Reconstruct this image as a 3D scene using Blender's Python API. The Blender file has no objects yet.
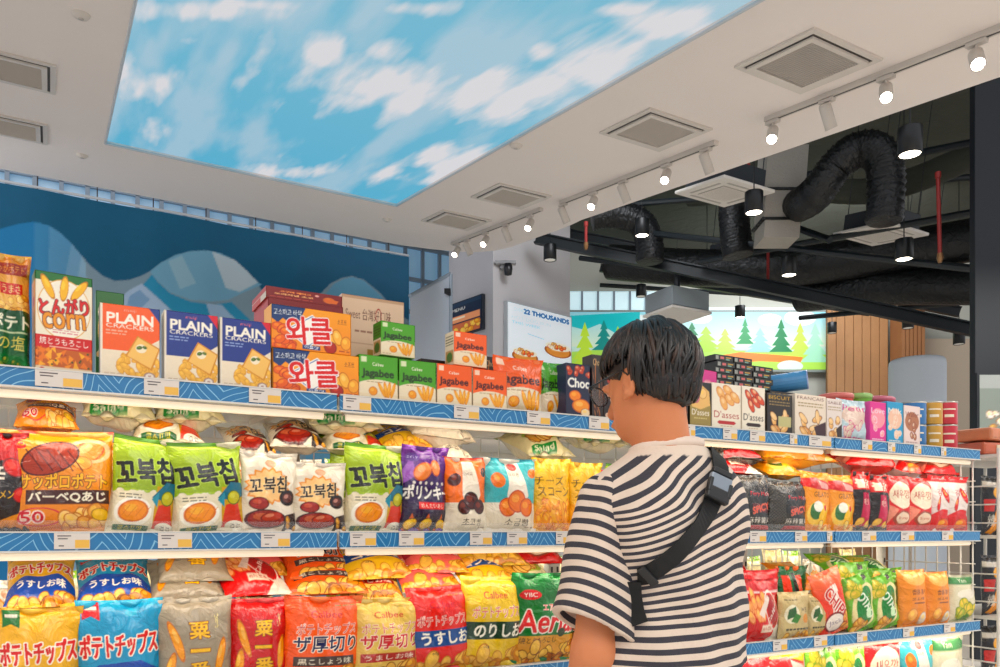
import bpy, bmesh, math, random
import numpy as np
from mathutils import Vector, Matrix
from mathutils.bvhtree import BVHTree
random.seed(7)
SC = bpy.context.scene
COL = SC.collection
PI = math.pi
# ------------------------------------------------------------------ camera facts (1000 x 667 frame)
F, HX, HY, CZ = 794.0, 500.0, 530.0, 1.31
D1 = Vector((0.8701, 0.4929, 0)).normalized()      # along the shelves
N = Vector((-D1.y, D1.x, 0))                       # into the shelves
YAW = math.atan2(D1.y, D1.x)
FRONT = 1.92                                       # distance to the shelf fronts

def W(s, w, z):                                    # shelf frame -> world (z relative to eye height)
    p = D1 * s + N * (FRONT + w); return Vector((p.x, p.y, CZ + z))
def ray(px, py): return Vector(((px - HX) / F, 1.0, (HY - py) / F))
def on_w(px, py, w):                               # point on the plane w behind the shelf fronts
    r = ray(px, py); k = (FRONT + w) / r.dot(N); return Vector((r.x * k, r.y * k, CZ + r.z * k))
def on_y(px, py, y):
    r = ray(px, py); return Vector((r.x * y, y, CZ + r.z * y))
def on_z(px, py, z):
    r = ray(px, py); k = (z - CZ) / r.z; return Vector((r.x * k, r.y * k, z))
def s_of(px, w):
    p = on_w(px, 530, w); return p.dot(D1)
CE0, CESL = 2.613, 0.1407                          # the white ceiling falls gently towards the aisle
def on_ceil(px, py, off=0.0):
    r = ray(px, py); k = (CE0 + off) / (r.z - CESL * r.dot(N)); return Vector((r.x * k, r.y * k, CZ + r.z * k))
CNORM = Vector((-N.x * CESL, -N.y * CESL, 1)).normalized()

# ------------------------------------------------------------------ colours and materials
def lin(c):
    if isinstance(c, str):
        c = c.lstrip('#'); c = ''.join(ch * 2 for ch in c) if len(c) == 3 else c; c = tuple(int(c[i:i+2], 16) / 255 for i in (0, 2, 4))
    elif max(c) > 1.0: c = tuple(x / 255 for x in c)
    return tuple((x / 12.92 if x <= 0.04045 else ((x + 0.055) / 1.055) ** 2.4) for x in c[:3])
MATS = {}
def mat(name, col=(200, 200, 200), rough=0.5, metal=0.0, emit=0.0, attr=None, noise=0.0, nscale=20.0, bump=0.0, bscale=40.0, coat=0.0, spec=0.5, alpha=1.0, ecol=None):
    if name in MATS: return MATS[name]
    m = bpy.data.materials.new(name); m.use_nodes = True
    nt = m.node_tree; b = nt.nodes['Principled BSDF']
    b.inputs['Roughness'].default_value = rough; b.inputs['Metallic'].default_value = metal
    b.inputs['Coat Weight'].default_value = coat; b.inputs['Coat Roughness'].default_value = 0.15
    b.inputs['Specular IOR Level'].default_value = spec
    c = lin(col); b.inputs['Base Color'].default_value = (*c, 1)
    src = None
    if attr:
        a = nt.nodes.new('ShaderNodeAttribute'); a.attribute_name = attr; src = a.outputs['Color']
    if noise:
        tc = nt.nodes.new('ShaderNodeTexCoord'); n = nt.nodes.new('ShaderNodeTexNoise'); n.inputs['Scale'].default_value = nscale; n.inputs['Detail'].default_value = 4
        nt.links.new(tc.outputs['Object'], n.inputs['Vector'])
        mr = nt.nodes.new('ShaderNodeMapRange'); mr.inputs['To Min'].default_value = 1 - noise; mr.inputs['To Max'].default_value = 1 + noise
        nt.links.new(n.outputs['Fac'], mr.inputs['Value'])
        mx = nt.nodes.new('ShaderNodeMix'); mx.data_type = 'RGBA'; mx.blend_type = 'MULTIPLY'; mx.inputs['Factor'].default_value = 1
        if src: nt.links.new(src, mx.inputs['A'])
        else: mx.inputs['A'].default_value = (*c, 1)
        nt.links.new(mr.outputs['Result'], mx.inputs['B']); src = mx.outputs['Result']
    if src: nt.links.new(src, b.inputs['Base Color'])
    if bump:
        tc = nt.nodes.new('ShaderNodeTexCoord'); n = nt.nodes.new('ShaderNodeTexNoise'); n.inputs['Scale'].default_value = bscale; n.inputs['Detail'].default_value = 3; n.inputs['Distortion'].default_value = 1.2
        nt.links.new(tc.outputs['Object'], n.inputs['Vector'])
        bp = nt.nodes.new('ShaderNodeBump'); bp.inputs['Strength'].default_value = 1.0; bp.inputs['Distance'].default_value = bump
        nt.links.new(n.outputs['Fac'], bp.inputs['Height']); nt.links.new(bp.outputs['Normal'], b.inputs['Normal'])
    if emit:
        b.inputs['Emission Strength'].default_value = emit
        if src and attr and ecol is None: nt.links.new(src, b.inputs['Emission Color'])
        else: b.inputs['Emission Color'].default_value = (*lin(ecol if ecol is not None else col), 1)
    if alpha < 1:
        b.inputs['Transmission Weight'].default_value = 0; b.inputs['Alpha'].default_value = alpha
    MATS[name] = m; return m
FOIL = mat('printed_foil', rough=0.27, attr='col', bump=0.008, bscale=26, coat=0.2, spec=0.55)
CARD = mat('printed_card', rough=0.42, attr='col', noise=0.02, nscale=60, coat=0.1)
PRINT = mat('printed_plastic', rough=0.4, attr='col', noise=0.02, nscale=60)

# ------------------------------------------------------------------ mesh collector
class MB:
    def __init__(self): self.v = []; self.f = []; self.mi = []; self.ms = []; self.col = None
    def m(self, material):
        if material not in self.ms: self.ms.append(material)
        return self.ms.index(material)
    def add(self, vs, fs, material):
        o = len(self.v); k = self.m(material); self.v += [tuple(p) for p in vs]
        for f in fs: self.f.append(tuple(i + o for i in f)); self.mi.append(k)
        return self
    def box(self, c, s, material, M=None, bev=0.0):
        x, y, z = s[0] / 2, s[1] / 2, s[2] / 2
        if bev <= 0:
            vs = [Vector((a * x, b * y, d * z)) for d in (-1, 1) for b in (-1, 1) for a in (-1, 1)]
            fs = [(0, 2, 3, 1), (4, 5, 7, 6), (0, 1, 5, 4), (2, 6, 7, 3), (0, 4, 6, 2), (1, 3, 7, 5)]
        else:
            bm = bmesh.new(); bmesh.ops.create_cube(bm, size=1)
            for v in bm.verts: v.co = Vector((v.co.x * s[0], v.co.y * s[1], v.co.z * s[2]))
            bmesh.ops.bevel(bm, geom=list(bm.edges), offset=bev, segments=2, affect='EDGES', profile=0.5)
            bm.verts.index_update(); vs = [v.co.copy() for v in bm.verts]; fs = [[v.index for v in f.verts] for f in bm.faces]; bm.free()
        c = Vector(c)
        vs = [((M @ v) if M else v) + c for v in vs]
        return self.add(vs, fs, material)
    def tube(self, pts, r, material, n=10, cap=True, ripple=None):
        pts = [Vector(p) for p in pts]; rings = []; up = None
        for i, p in enumerate(pts):
            t = (pts[min(i + 1, len(pts) - 1)] - pts[max(i - 1, 0)]).normalized()
            if up is None:
                up = Vector((0, 0, 1)) if abs(t.z) < 0.9 else Vector((1, 0, 0))
            a = t.cross(up).normalized(); b = a.cross(t).normalized(); up = b
            rr = r[i] if isinstance(r, (list, tuple)) else r
            rings.append([p + (a * math.cos(2 * PI * k / n) + b * math.sin(2 * PI * k / n)) * rr for k in range(n)])
        vs = [q for R in rings for q in R]; fs = []
        for i in range(len(rings) - 1):
            for k in range(n): fs.append((i * n + k, i * n + (k + 1) % n, (i + 1) * n + (k + 1) % n, (i + 1) * n + k))
        if cap: fs.append(tuple(range(n))[::-1]); fs.append(tuple((len(rings) - 1) * n + k for k in range(n)))
        return self.add(vs, fs, material)
    def lathe(self, prof, material, c=(0, 0, 0), n=24, M=None):
        c = Vector(c); vs = []; fs = []
        for (r, z) in prof:
            for k in range(n):
                p = Vector((r * math.cos(2 * PI * k / n), r * math.sin(2 * PI * k / n), z)); vs.append(((M @ p) if M else p) + c)
        for i in range(len(prof) - 1):
            for k in range(n): fs.append((i * n + k, i * n + (k + 1) % n, (i + 1) * n + (k + 1) % n, (i + 1) * n + k))
        return self.add(vs, fs, material)
    def build(self, name, parent=None, smooth=False, loc=None):
        me = bpy.data.meshes.new(name); me.from_pydata([tuple(v) for v in self.v], [], self.f)
        for m_ in self.ms: me.materials.append(m_)
        me.polygons.foreach_set('material_index', self.mi)
        if smooth: me.polygons.foreach_set('use_smooth', [True] * len(me.polygons))
        me.update(); me.validate()
        if self.col is not None: set_col(me, self.col)
        return link(name, me, parent, loc)
def set_col(me, arr):
    a = me.color_attributes.new('col', 'FLOAT_COLOR', 'POINT')
    a.data.foreach_set('color', np.ascontiguousarray(np.concatenate([arr, np.ones((len(arr), 1))], 1), dtype=np.float32).ravel())
def link(name, data, parent=None, loc=None):
    o = bpy.data.objects.new(name, data); COL.objects.link(o)
    if parent is not None: o.parent = parent
    if loc is not None: o.location = loc
    return o
def tag(o, label=None, cat=None, group=None, kind=None):
    if label: o['label'] = label
    if cat: o['category'] = cat
    if group: o['group'] = group
    if kind: o['kind'] = kind
    return o
def empty(name, loc=(0, 0, 0), rz=0.0, label=None, cat=None, group=None, kind=None):
    o = bpy.data.objects.new(name, None); COL.objects.link(o); o.location = loc; o.rotation_euler = (0, 0, rz); o.empty_display_size = 0.05
    return tag(o, label, cat, group, kind)
def copy_tree(o, parent=None):
    c = o.copy(); COL.objects.link(c); c.parent = parent
    for ch in list(o.children): copy_tree(ch, c)
    return c

# ------------------------------------------------------------------ artwork raster (printed designs stored as vertex colours)
_TXT = {}
def text_tris(s, bold=0.02):
    k = s
    if k in _TXT: return _TXT[k]
    c = bpy.data.curves.new('t', 'FONT'); c.body = s; c.offset = 0.0; c.resolution_u = 3
    o = bpy.data.objects.new('t', c); COL.objects.link(o)
    m = o.evaluated_get(bpy.context.evaluated_depsgraph_get()).to_mesh(); m.calc_loop_triangles()
    co = np.empty(len(m.vertices) * 3); m.vertices.foreach_get('co', co); co = co.reshape(-1, 3)[:, :2]
    t = np.empty(len(m.loop_triangles) * 3, dtype=np.int32); m.loop_triangles.foreach_get('vertices', t)
    T = co[t.reshape(-1, 3)] if len(t) else np.zeros((0, 3, 2))
    bpy.data.objects.remove(o); bpy.data.curves.remove(c)
    if len(T):
        lo = T.reshape(-1, 2).min(0); hi = T.reshape(-1, 2).max(0); T = (T - (lo + hi) / 2); size = hi - lo
    else: size = np.array([1.0, 1.0])
    _TXT[k] = (T, size); return _TXT[k]
def smooth_noise(h, w, cell, rng):
    gh, gw = int(h / cell) + 3, int(w / cell) + 3; g = rng.random((gh, gw))
    y = np.arange(h) / cell; x = np.arange(w) / cell; yi = y.astype(int); xi = x.astype(int); fy = y - yi; fx = x - xi
    fy = fy * fy * (3 - 2 * fy); fx = fx * fx * (3 - 2 * fx)
    a = g[yi][:, xi]; b = g[yi][:, xi + 1]; c = g[yi + 1][:, xi]; d = g[yi + 1][:, xi + 1]
    return (a * (1 - fx) + b * fx) * (1 - fy)[:, None] + (c * (1 - fx) + d * fx) * fy[:, None]
def fbm(h, w, cell, rng, oct=4):
    o = 0; a = 1; t = 0
    for _ in range(oct): o = o + a * smooth_noise(h, w, max(cell, 1.01), rng); t += a; a *= 0.5; cell /= 2
    return o / t
class Art:
    SS = 2; GAM = 1.22
    def __init__(s, w, h, res, bg, seed=1):                     # w, h in metres, res = rows of the final grid
        s.H = max(8, int(res)); s.Wd = max(8, int(res * w / h)); s.A = w / h
        s.h = s.H * s.SS; s.w = s.Wd * s.SS; s.px = np.empty((s.h, s.w, 3)); s.px[:] = lin(bg)
        s.rng = np.random.default_rng(seed); s.YY, s.XX = np.mgrid[0:s.h, 0:s.w]; s.U = (s.XX + .5) / s.w; s.V = (s.YY + .5) / s.h
    def put(s, mask, c):
        m = np.clip(mask.astype(float), 0, 1)[..., None]; s.px = s.px * (1 - m) + np.array(lin(c)) * m; return s
    def rect(s, u0, v0, u1, v1, c, a=1.0): return s.put(((s.U >= u0) & (s.U < u1) & (s.V >= v0) & (s.V < v1)) * a, c)
    def grad(s, v0, v1, c0, c1):
        t = np.clip((s.V - v0) / (v1 - v0), 0, 1)[..., None]; m = ((s.V >= v0) & (s.V < v1))[..., None]
        s.px = np.where(m, np.array(lin(c0)) * (1 - t) + np.array(lin(c1)) * t, s.px); return s
    def ellm(s, cu, cv, ru, rv=None, rot=0):
        if rv is None: rv = ru * s.A
        x = (s.U - cu) * s.A; y = s.V - cv; a = math.radians(rot); X = x * math.cos(a) + y * math.sin(a); Y = -x * math.sin(a) + y * math.cos(a)
        return (X / (ru * s.A)) ** 2 + (Y / rv) ** 2
    def ell(s, cu, cv, ru, rv=None, c='#fff', rot=0, a=1.0): return s.put((s.ellm(cu, cv, ru, rv, rot) < 1) * a, c)
    def ring(s, cu, cv, ru, rv, th, c, rot=0):
        e = s.ellm(cu, cv, ru, rv, rot); return s.put((e < 1) & (e > (1 - th) ** 2), c)
    def polym(s, pts):
        ins = np.zeros((s.h, s.w), bool); n = len(pts)
        for i in range(n):
            x0, y0 = pts[i]; x1, y1 = pts[(i + 1) % n]
            if y0 == y1: continue
            ins ^= ((s.V >= min(y0, y1)) & (s.V < max(y0, y1)) & (s.U < x0 + (s.V - y0) * (x1 - x0) / (y1 - y0)))
        return ins
    def poly(s, pts, c, a=1.0): return s.put(s.polym(pts) * a, c)
    def line(s, pts, th, c):                                    # th as a fraction of the height
        for (u0, v0), (u1, v1) in zip(pts, pts[1:]):
            x0, x1 = u0 * s.A, u1 * s.A; dx, dy = x1 - x0, v1 - v0; L = dx * dx + dy * dy + 1e-9
            t = np.clip(((s.U * s.A - x0) * dx + (s.V - v0) * dy) / L, 0, 1)
            d = np.hypot(s.U * s.A - x0 - t * dx, s.V - v0 - t * dy); s.put(d < th / 2, c)
        return s
    def burst(s, cu, cv, ru, rv, n, c, depth=0.18):
        x = (s.U - cu) / ru; y = (s.V - cv) / rv; r = np.hypot(x, y); a = np.arctan2(y, x) / (2 * PI) * n
        return s.put(r < 1 - depth * np.abs(2 * (a - np.floor(a)) - 1), c)
    def textm(s, t, cu, cv, w=None, h=None, rot=0, bold=0.02, shear=0.0):
        T, sz = text_tris(t, bold); m = np.zeros((s.h, s.w), bool)
        if not len(T): return m
        W_ = w * s.w if w else None; H_ = h * s.h if h else None
        if W_ is None: W_ = H_ * sz[0] / sz[1]
        if H_ is None: H_ = W_ * sz[1] / sz[0]
        P = T * np.array([W_ / sz[0], -H_ / sz[1]]); P[..., 0] -= shear * P[..., 1]
        a = math.radians(rot); R = np.array([[math.cos(a), -math.sin(a)], [math.sin(a), math.cos(a)]])
        P = P @ R.T + np.array([cu * s.w, cv * s.h])
        for tri in P:
            x0, y0 = np.floor(tri.min(0)).astype(int); x1, y1 = np.ceil(tri.max(0)).astype(int) + 1
            x0 = max(x0, 0); y0 = max(y0, 0); x1 = min(x1, s.w); y1 = min(y1, s.h)
            if x1 <= x0 or y1 <= y0: continue
            gy, gx = np.mgrid[y0:y1, x0:x1]; gx = gx + .5; gy = gy + .5; (ax, ay), (bx, by), (cx, cy) = tri
            d0 = (bx - ax) * (gy - ay) - (by - ay) * (gx - ax); d1 = (cx - bx) * (gy - by) - (cy - by) * (gx - bx); d2 = (ax - cx) * (gy - cy) - (ay - cy) * (gx - cx)
            m[y0:y1, x0:x1] |= ((d0 >= 0) & (d1 >= 0) & (d2 >= 0)) | ((d0 <= 0) & (d1 <= 0) & (d2 <= 0))
        rb = bold * .40 * (H_ if H_ < W_ * 3 else W_)
        return s.dil(m, rb) if rb >= .75 else m
    def dil(s, m, r):
        o = m.copy(); R = int(math.ceil(r))
        for dy in range(-R, R + 1):
            for dx in range(-R, R + 1):
                if (dx or dy) and dx * dx + dy * dy <= r * r + .5:
                    o |= np.roll(np.roll(m, dy, 0), dx, 1)
        return o
    def text(s, t, cu, cv, w=None, h=None, c='#000', out=None, ow=0.012, rot=0, bold=0.02, shear=0.0, out2=None):
        m = s.textm(t, cu, cv, w, h, rot, bold, shear)
        if out:
            r = max(1.0, ow * s.h)
            if out2: s.put(s.dil(m, r * 2), out2)
            s.put(s.dil(m, r), out)
        return s.put(m, c)
    def blob(s, cu, cv, ru, rv=None, c='#e0a030', rot=0, rim='#a05c10', hi='#ffd870'):
        s.ell(cu, cv, ru, rv, rim, rot); rv_ = rv if rv else ru * s.A
        s.ell(cu, cv, ru * .86, rv_ * .86, c, rot); s.ell(cu - ru * .2, cv - rv_ * .25, ru * .42, rv_ * .35, hi, rot, .6); return s
    def chips(s, u0, v0, u1, v1, n, r, cs=('#e8b04a', '#d8942c', '#f0c468'), rim='#a86a1c', seed=3, ratio=.75):
        rg = random.Random(seed)
        for _ in range(n):
            rr = r * rg.uniform(.8, 1.2); s.blob(rg.uniform(u0, u1), rg.uniform(v0, v1), rr, rr * s.A * ratio, rg.choice(cs), rg.uniform(0, 180), rim)
        return s
    def sticks(s, u0, v0, u1, v1, n, L, th, c='#eeb23c', rim='#b87818', seed=4, a0=-30, a1=30):
        rg = random.Random(seed)
        for _ in range(n):
            s.blob(rg.uniform(u0, u1), rg.uniform(v0, v1), th, L, c, rg.uniform(a0, a1), rim)
        return s
    def scrawl(s, u0, v0, u1, v1, rows, c, seed=5):             # very small copy, too small to read in the photograph
        rg = random.Random(seed)
        for i in range(rows):
            v = v0 + (v1 - v0) * i / max(1, rows - .5); hh = (v1 - v0) / rows * .5; u = u0
            while u < u1 - .01:
                k = rg.uniform(.03, .1); s.rect(u, v, min(u + k, u1), v + hh, c); u += k + .02
        return s
    def mottle(s, amt=0.08, cell=0.1, seed=2):
        n = fbm(s.h, s.w, cell * s.h, np.random.default_rng(seed)); s.px = np.clip(s.px * (1 + (n - .5)[..., None] * 2 * amt), 0, 1); return s
    def out(s):
        k = s.SS; p = s.px.reshape(s.H, k, s.Wd, k, 3).mean((1, 3)); l = p.mean(2, keepdims=True); p = np.clip(l + (p - l) * 1.12, 0.002, 1); return p ** s.GAM * .96

def grid_faces(ny, nx, off=0, flip=False):
    j, i = np.mgrid[0:ny - 1, 0:nx - 1]; a = j * nx + i + off
    f = np.stack([a, a + 1, a + nx + 1, a + nx], -1).reshape(-1, 4)
    return f[:, ::-1] if flip else f
def np_mesh(name, parts, mats, smooth=True):
    """parts: (verts Nx3, faces Mx4, colours Nx3, material index)"""
    V = []; Fc = []; C = []; MI = []; o = 0
    for v, f, c, k in parts:
        V.append(v); Fc.append(f + o); C.append(c); MI.append(np.full(len(f), k)); o += len(v)
    V = np.concatenate(V); Fc = np.concatenate(Fc); C = np.concatenate(C); MI = np.concatenate(MI)
    me = bpy.data.meshes.new(name); me.vertices.add(len(V)); me.vertices.foreach_set('co', V.astype(np.float32).ravel())
    me.loops.add(len(Fc) * 4); me.loops.foreach_set('vertex_index', Fc.astype(np.int32).ravel())
    me.polygons.add(len(Fc)); me.polygons.foreach_set('loop_start', np.arange(len(Fc), dtype=np.int32) * 4)
    me.polygons.foreach_set('material_index', MI.astype(np.int32))
    me.polygons.foreach_set('use_smooth', np.full(len(Fc), smooth))
    for m_ in mats: me.materials.append(m_)
    me.update(calc_edges=True); set_col(me, C); return me

def bag_mesh(name, w, h, t, art, seed=0, back='#c8c0b0', seal=0.045, fat=0.0, crease=1.0):
    rg = random.Random(seed); A = art.out(); ny, nx = A.shape[:2]
    def surf(nx, ny, sign):
        u = np.linspace(-1, 1, nx)[None, :] * np.ones((ny, 1)); v = np.linspace(1, -1, ny)[:, None] * np.ones((1, nx))   # v = 1 top
        ve = 1 - 2 * seal
        pv = np.clip(1 - np.abs(v / ve) ** 3.2, 0, 1) ** 0.62; pu = np.clip(1 - np.abs(u) ** 2.6, 0, 1) ** 0.7
        bulge = pv * pu * (1 - 0.16 * v)
        y = (t / 2) * bulge
        cr = np.zeros_like(u)
        for k in range(7):
            fr = rg.uniform(5, 13); ph = rg.uniform(0, 6.3); kk = rg.uniform(-3, 3)
            top = np.exp(-np.clip(ve - v, 0, 3) / rg.uniform(.12, .3)); bot = np.exp(-np.clip(v + ve, 0, 3) / rg.uniform(.1, .25))
            cr += (np.sin(fr * u + ph + kk * v) * (top if k % 2 else bot)) * 0.0027
        for k in range(5):                                         # long soft dents
            a = rg.uniform(0, PI); fr = rg.uniform(3, 8); cr += 0.0017 * np.sin(fr * (u * math.cos(a) + v * math.sin(a)) + rg.uniform(0, 6))
        side = np.exp(-(1 - np.abs(u)) / 0.16)
        cr += 0.0022 * side * np.sin(17 * v + rg.uniform(0, 6)) * (np.abs(v) < ve)
        y = y + cr * crease * np.clip((1 - np.abs(u)) * 7, 0, 1) * np.clip((1 - np.abs(v)) * 12, 0, 1) * (h / .2)
        inseal = np.abs(v) > ve
        y = y + np.where(inseal, 0.0006 * np.sin(np.abs(v) * 260), 0)
        x = u * w / 2 * (1 - 0.075 * (1 - np.abs(v) ** 2.2) * (1 if fat == 0 else 1 - fat)) + 0.0015 * np.sin(5 * v + seed)
        z = (v + 1) / 2 * h - 0.006 * (u ** 2) * np.sign(v) * -1 * (np.abs(v) > .6) * 0.6
        flop = np.clip(v - .8, 0, 1) * rg.choice((-1, .6)) * .035
        y2 = -sign * y + flop * (h / .2)
        return np.stack([x, y2, z], -1).reshape(-1, 3)
    st = rg.getstate(); f = surf(nx, ny, 1); bx, by = max(8, nx // 4), max(8, ny // 4); rg.setstate(st); b = surf(bx, by, -1)
    cf = A.reshape(-1, 3); cb = np.tile(np.array(lin(back)), (len(b), 1))
    return np_mesh(name, [(f, grid_faces(ny, nx, flip=True), cf, 0), (b, grid_faces(by, bx), cb, 0)], [FOIL])

def box_mesh(name, w, h, d, art, side, top=None, sideart=None, bev=0.0012):
    A = art.out(); ny, nx = A.shape[:2]
    def face(nx, ny, w, h, M, C):
        x = np.linspace(-w / 2, w / 2, nx)[None, :] * np.ones((ny, 1)); z = np.linspace(h / 2, -h / 2, ny)[:, None] * np.ones((1, nx))
        x[:, 0] += bev * .5; x[:, -1] -= bev * .5
        y = np.zeros_like(x); y[0] = y[-1] = bev * .7; y[:, 0] = bev * .7; y[:, -1] = bev * .7
        P = np.stack([x, y, z], -1).reshape(-1, 3) @ np.array(M[0]).T + np.array(M[1]); return (P, grid_faces(ny, nx, flip=True), C, 0)
    def flat(c, n): return np.tile(np.array(lin(c)), (n, 1))
    top = top or side
    I = [[1, 0, 0], [0, 1, 0], [0, 0, 1]]
    parts = [face(nx, ny, w, h, (I, (0, -d / 2, h / 2)), A.reshape(-1, 3))]
    parts.append(face(4, 4, w, h, ([[-1, 0, 0], [0, -1, 0], [0, 0, 1]], (0, d / 2, h / 2)), flat(side, 16)))
    if sideart is not None:
        S = sideart.out(); sy, sx = S.shape[:2]; cs = S.reshape(-1, 3)
    else: sy = sx = 4; cs = flat(side, 16)
    parts.append(face(sx, sy, d, h, ([[0, 1, 0], [-1, 0, 0], [0, 0, 1]], (-w / 2, 0, h / 2)), cs))        # placeholder orientation fixed below
    parts[-1] = (np.stack([np.full(sx * sy, -w / 2) + bev * 0, (np.linspace(d / 2, -d / 2, sx)[None, :] * np.ones((sy, 1))).ravel(), (np.linspace(h, 0, sy)[:, None] * np.ones((1, sx))).ravel()], -1), grid_faces(sy, sx, flip=True), cs, 0)
    parts.append((np.stack([np.full(sx * sy, w / 2), (np.linspace(-d / 2, d / 2, sx)[None, :] * np.ones((sy, 1))).ravel(), (np.linspace(h, 0, sy)[:, None] * np.ones((1, sx))).ravel()], -1), grid_faces(sy, sx, flip=True), cs, 0))
    for zz, fl in ((h, False), (0, True)):
        P = np.stack([(np.linspace(-w / 2, w / 2, 4)[None, :] * np.ones((4, 1))).ravel(), (np.linspace(-d / 2, d / 2, 4)[:, None] * np.ones((1, 4))).ravel(), np.full(16, zz)], -1)
        parts.append((P, grid_faces(4, 4, flip=fl), flat(top, 16), 0))
    return np_mesh(name, parts, [CARD], smooth=False)

def art_plane(name, P00, P10, P01, art, material, parent=None):
    """flat printed panel: P00 top-left, P10 top-right, P01 bottom-left (world)"""
    A = art.out(); ny, nx = A.shape[:2]; a = np.linspace(0, 1, nx)[None, :, None]; b = np.linspace(0, 1, ny)[:, None, None]
    P00, P10, P01 = (np.array(p) for p in (P00, P10, P01))
    P = (P00 + a * (P10 - P00) + b * (P01 - P00)).reshape(-1, 3)
    me = np_mesh(name, [(P, grid_faces(ny, nx, flip=True), A.reshape(-1, 3), 0)], [material]); return link(name, me, parent)
# ------------------------------------------------------------------ printed designs: each returns (art, back/side colour)
def A_(w, h, res, bg, seed=1): return Art(w, h, res, bg, seed)
def d_salt(w, h, r):
    a = A_(w, h, r, '#e8a23a'); a.grad(0, .5, '#d98a2c', '#f0c878').rect(0, 0, 1, .03, '#e9b860')
    a.rect(.1, .09, .92, .2, '#a8401c').text('じゃがポテト', .5, .145, .7, .07, '#e8a860', bold=.03)
    a.rect(.3, .27, .82, .37, '#cf3a22').text('うまさ', .56, .32, .42, .07, '#f6d9a0')
    a.chips(.1, .36, .9, .52, 14, .11, ('#eec05c', '#e2a844', '#f4d080'), '#c08028')
    a.grad(.5, 1.01, '#0e5a34', '#127a42').text('ポテト', .5, .6, .9, .12, '#f2efd8', bold=.05).rect(.1, .68, .9, .69, '#d8e0b8')
    a.text('の塩', .55, .77, .6, .11, '#e8d878', bold=.05).grad(.86, .94, '#127a42', '#35a45a').chips(.3, .9, .9, .97, 5, .09, ('#8cb848', '#5aa048'), '#1f7a3c')
    return a, '#d8a040'
def d_corn(w, h, r):
    a = A_(w, h, r, '#f3ead6'); a.rect(0, 0, 1, .09, '#1f7a3a')
    a.ell(.5, .36, .46, .3, '#e0b060').ell(.5, .36, .445, .29, '#f7f0e0')
    for u, rot in ((.22, -24), (.5, 6), (.76, 34)): a.blob(u, .15, .075, .13, '#f2c02c', rot, '#c98a18', '#f9e070')
    a.text('とんがり', .5, .33, .84, .16, '#d8222a', '#7a1410', .007, rot=-6, bold=.07)
    a.text('corn', .5, .475, .72, .15, '#e9a21c', '#7a3a10', .008, rot=-4, bold=.09)
    a.scrawl(.3, .565, .75, .6, 2, '#d88090')
    a.rect(0, .63, 1, .76, '#d0262a').text('焼とうもろこし', .5, .685, .84, .07, '#fff6ec', bold=.05).rect(.25, .735, .75, .745, '#f0c0b0')
    a.rect(0, .76, 1, .94, '#c8701c')
    rg = random.Random(4)
    for _ in range(30):
        u, v = rg.uniform(0, 1), rg.uniform(.77, .93); k = rg.uniform(.06, .1); t = rg.uniform(0, 6.3)
        a.poly([(u + k * math.cos(t), v + k * .6 * math.sin(t)), (u + k * math.cos(t + 2.4), v + k * .6 * math.sin(t + 2.4)), (u + k * .8 * math.cos(t + 3.9), v + k * .5 * math.sin(t + 3.9))], rg.choice(('#f0a032', '#e88a22', '#f6b84c', '#a8481a')))
    for _ in range(7): a.ell(rg.uniform(.05, .95), rg.uniform(.77, .93), .02, .01, '#3a5a20')
    a.rect(0, .94, 1, 1, '#ead8bc').ell(.12, .97, .04, .02, '#d05048'); return a, '#e0902c'
def d_plain(kind):
    c = {'o': '#f07438', 'b': '#2c4690'}[kind]
    def f(w, h, r):
        a = A_(w, h, r, '#efe2cc'); a.poly([(.05, 0), (1, 0), (1, .42), (.62, .62), (.05, .62)], c)
        a.rect(0, 0, .04, 1, '#f1e8da').poly([(.8, 0), (1, 0), (1, .2)], '#2a4890' if kind == 'o' else '#d83048')
        a.text('meiji', .5, .075, .2, .05, '#f0b0a0' if kind == 'o' else '#e88080', bold=.04)
        a.text('PLAIN', .5, .185, .76, .13, '#fbf4e6', bold=.14).text('CRACKERS', .5, .29, .78, .055, '#fbf4e6', bold=.07)
        a.scrawl(.1, .35, .45, .41, 2, '#f0c0a8' if kind == 'o' else '#a8b8dc')
        a.mottle(.03, .03).sticks(.3, .7, .95, .97, 26, .075, .05, '#eebc5e', '#d8a040', 4, -70, 70)
        a.poly([(.62, .4), (1.0, .55), (.86, .86), (.42, .68)], '#d8983a').poly([(.63, .42), (.97, .56), (.84, .83), (.45, .68)], '#f2c87c')
        a.ell(.68, .57, .09, .06, '#f6ead0').blob(.65, .56, .05, .025, '#5a7828', -20, '#3c5a18', '#8aa848').blob(.74, .55, .04, .02, '#5a7828', 20, '#3c5a18', '#8aa848')
        a.ell(.82, .94, .1, .055, '#b89888').ell(.82, .94, .07, .04, '#f0e6dc').text('塩', .82, .94, .05, .03, '#a06050'); a.scrawl(.08, .93, .4, .97, 2, '#c8b09a'); return a, '#eadfcb'
    return f
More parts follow.
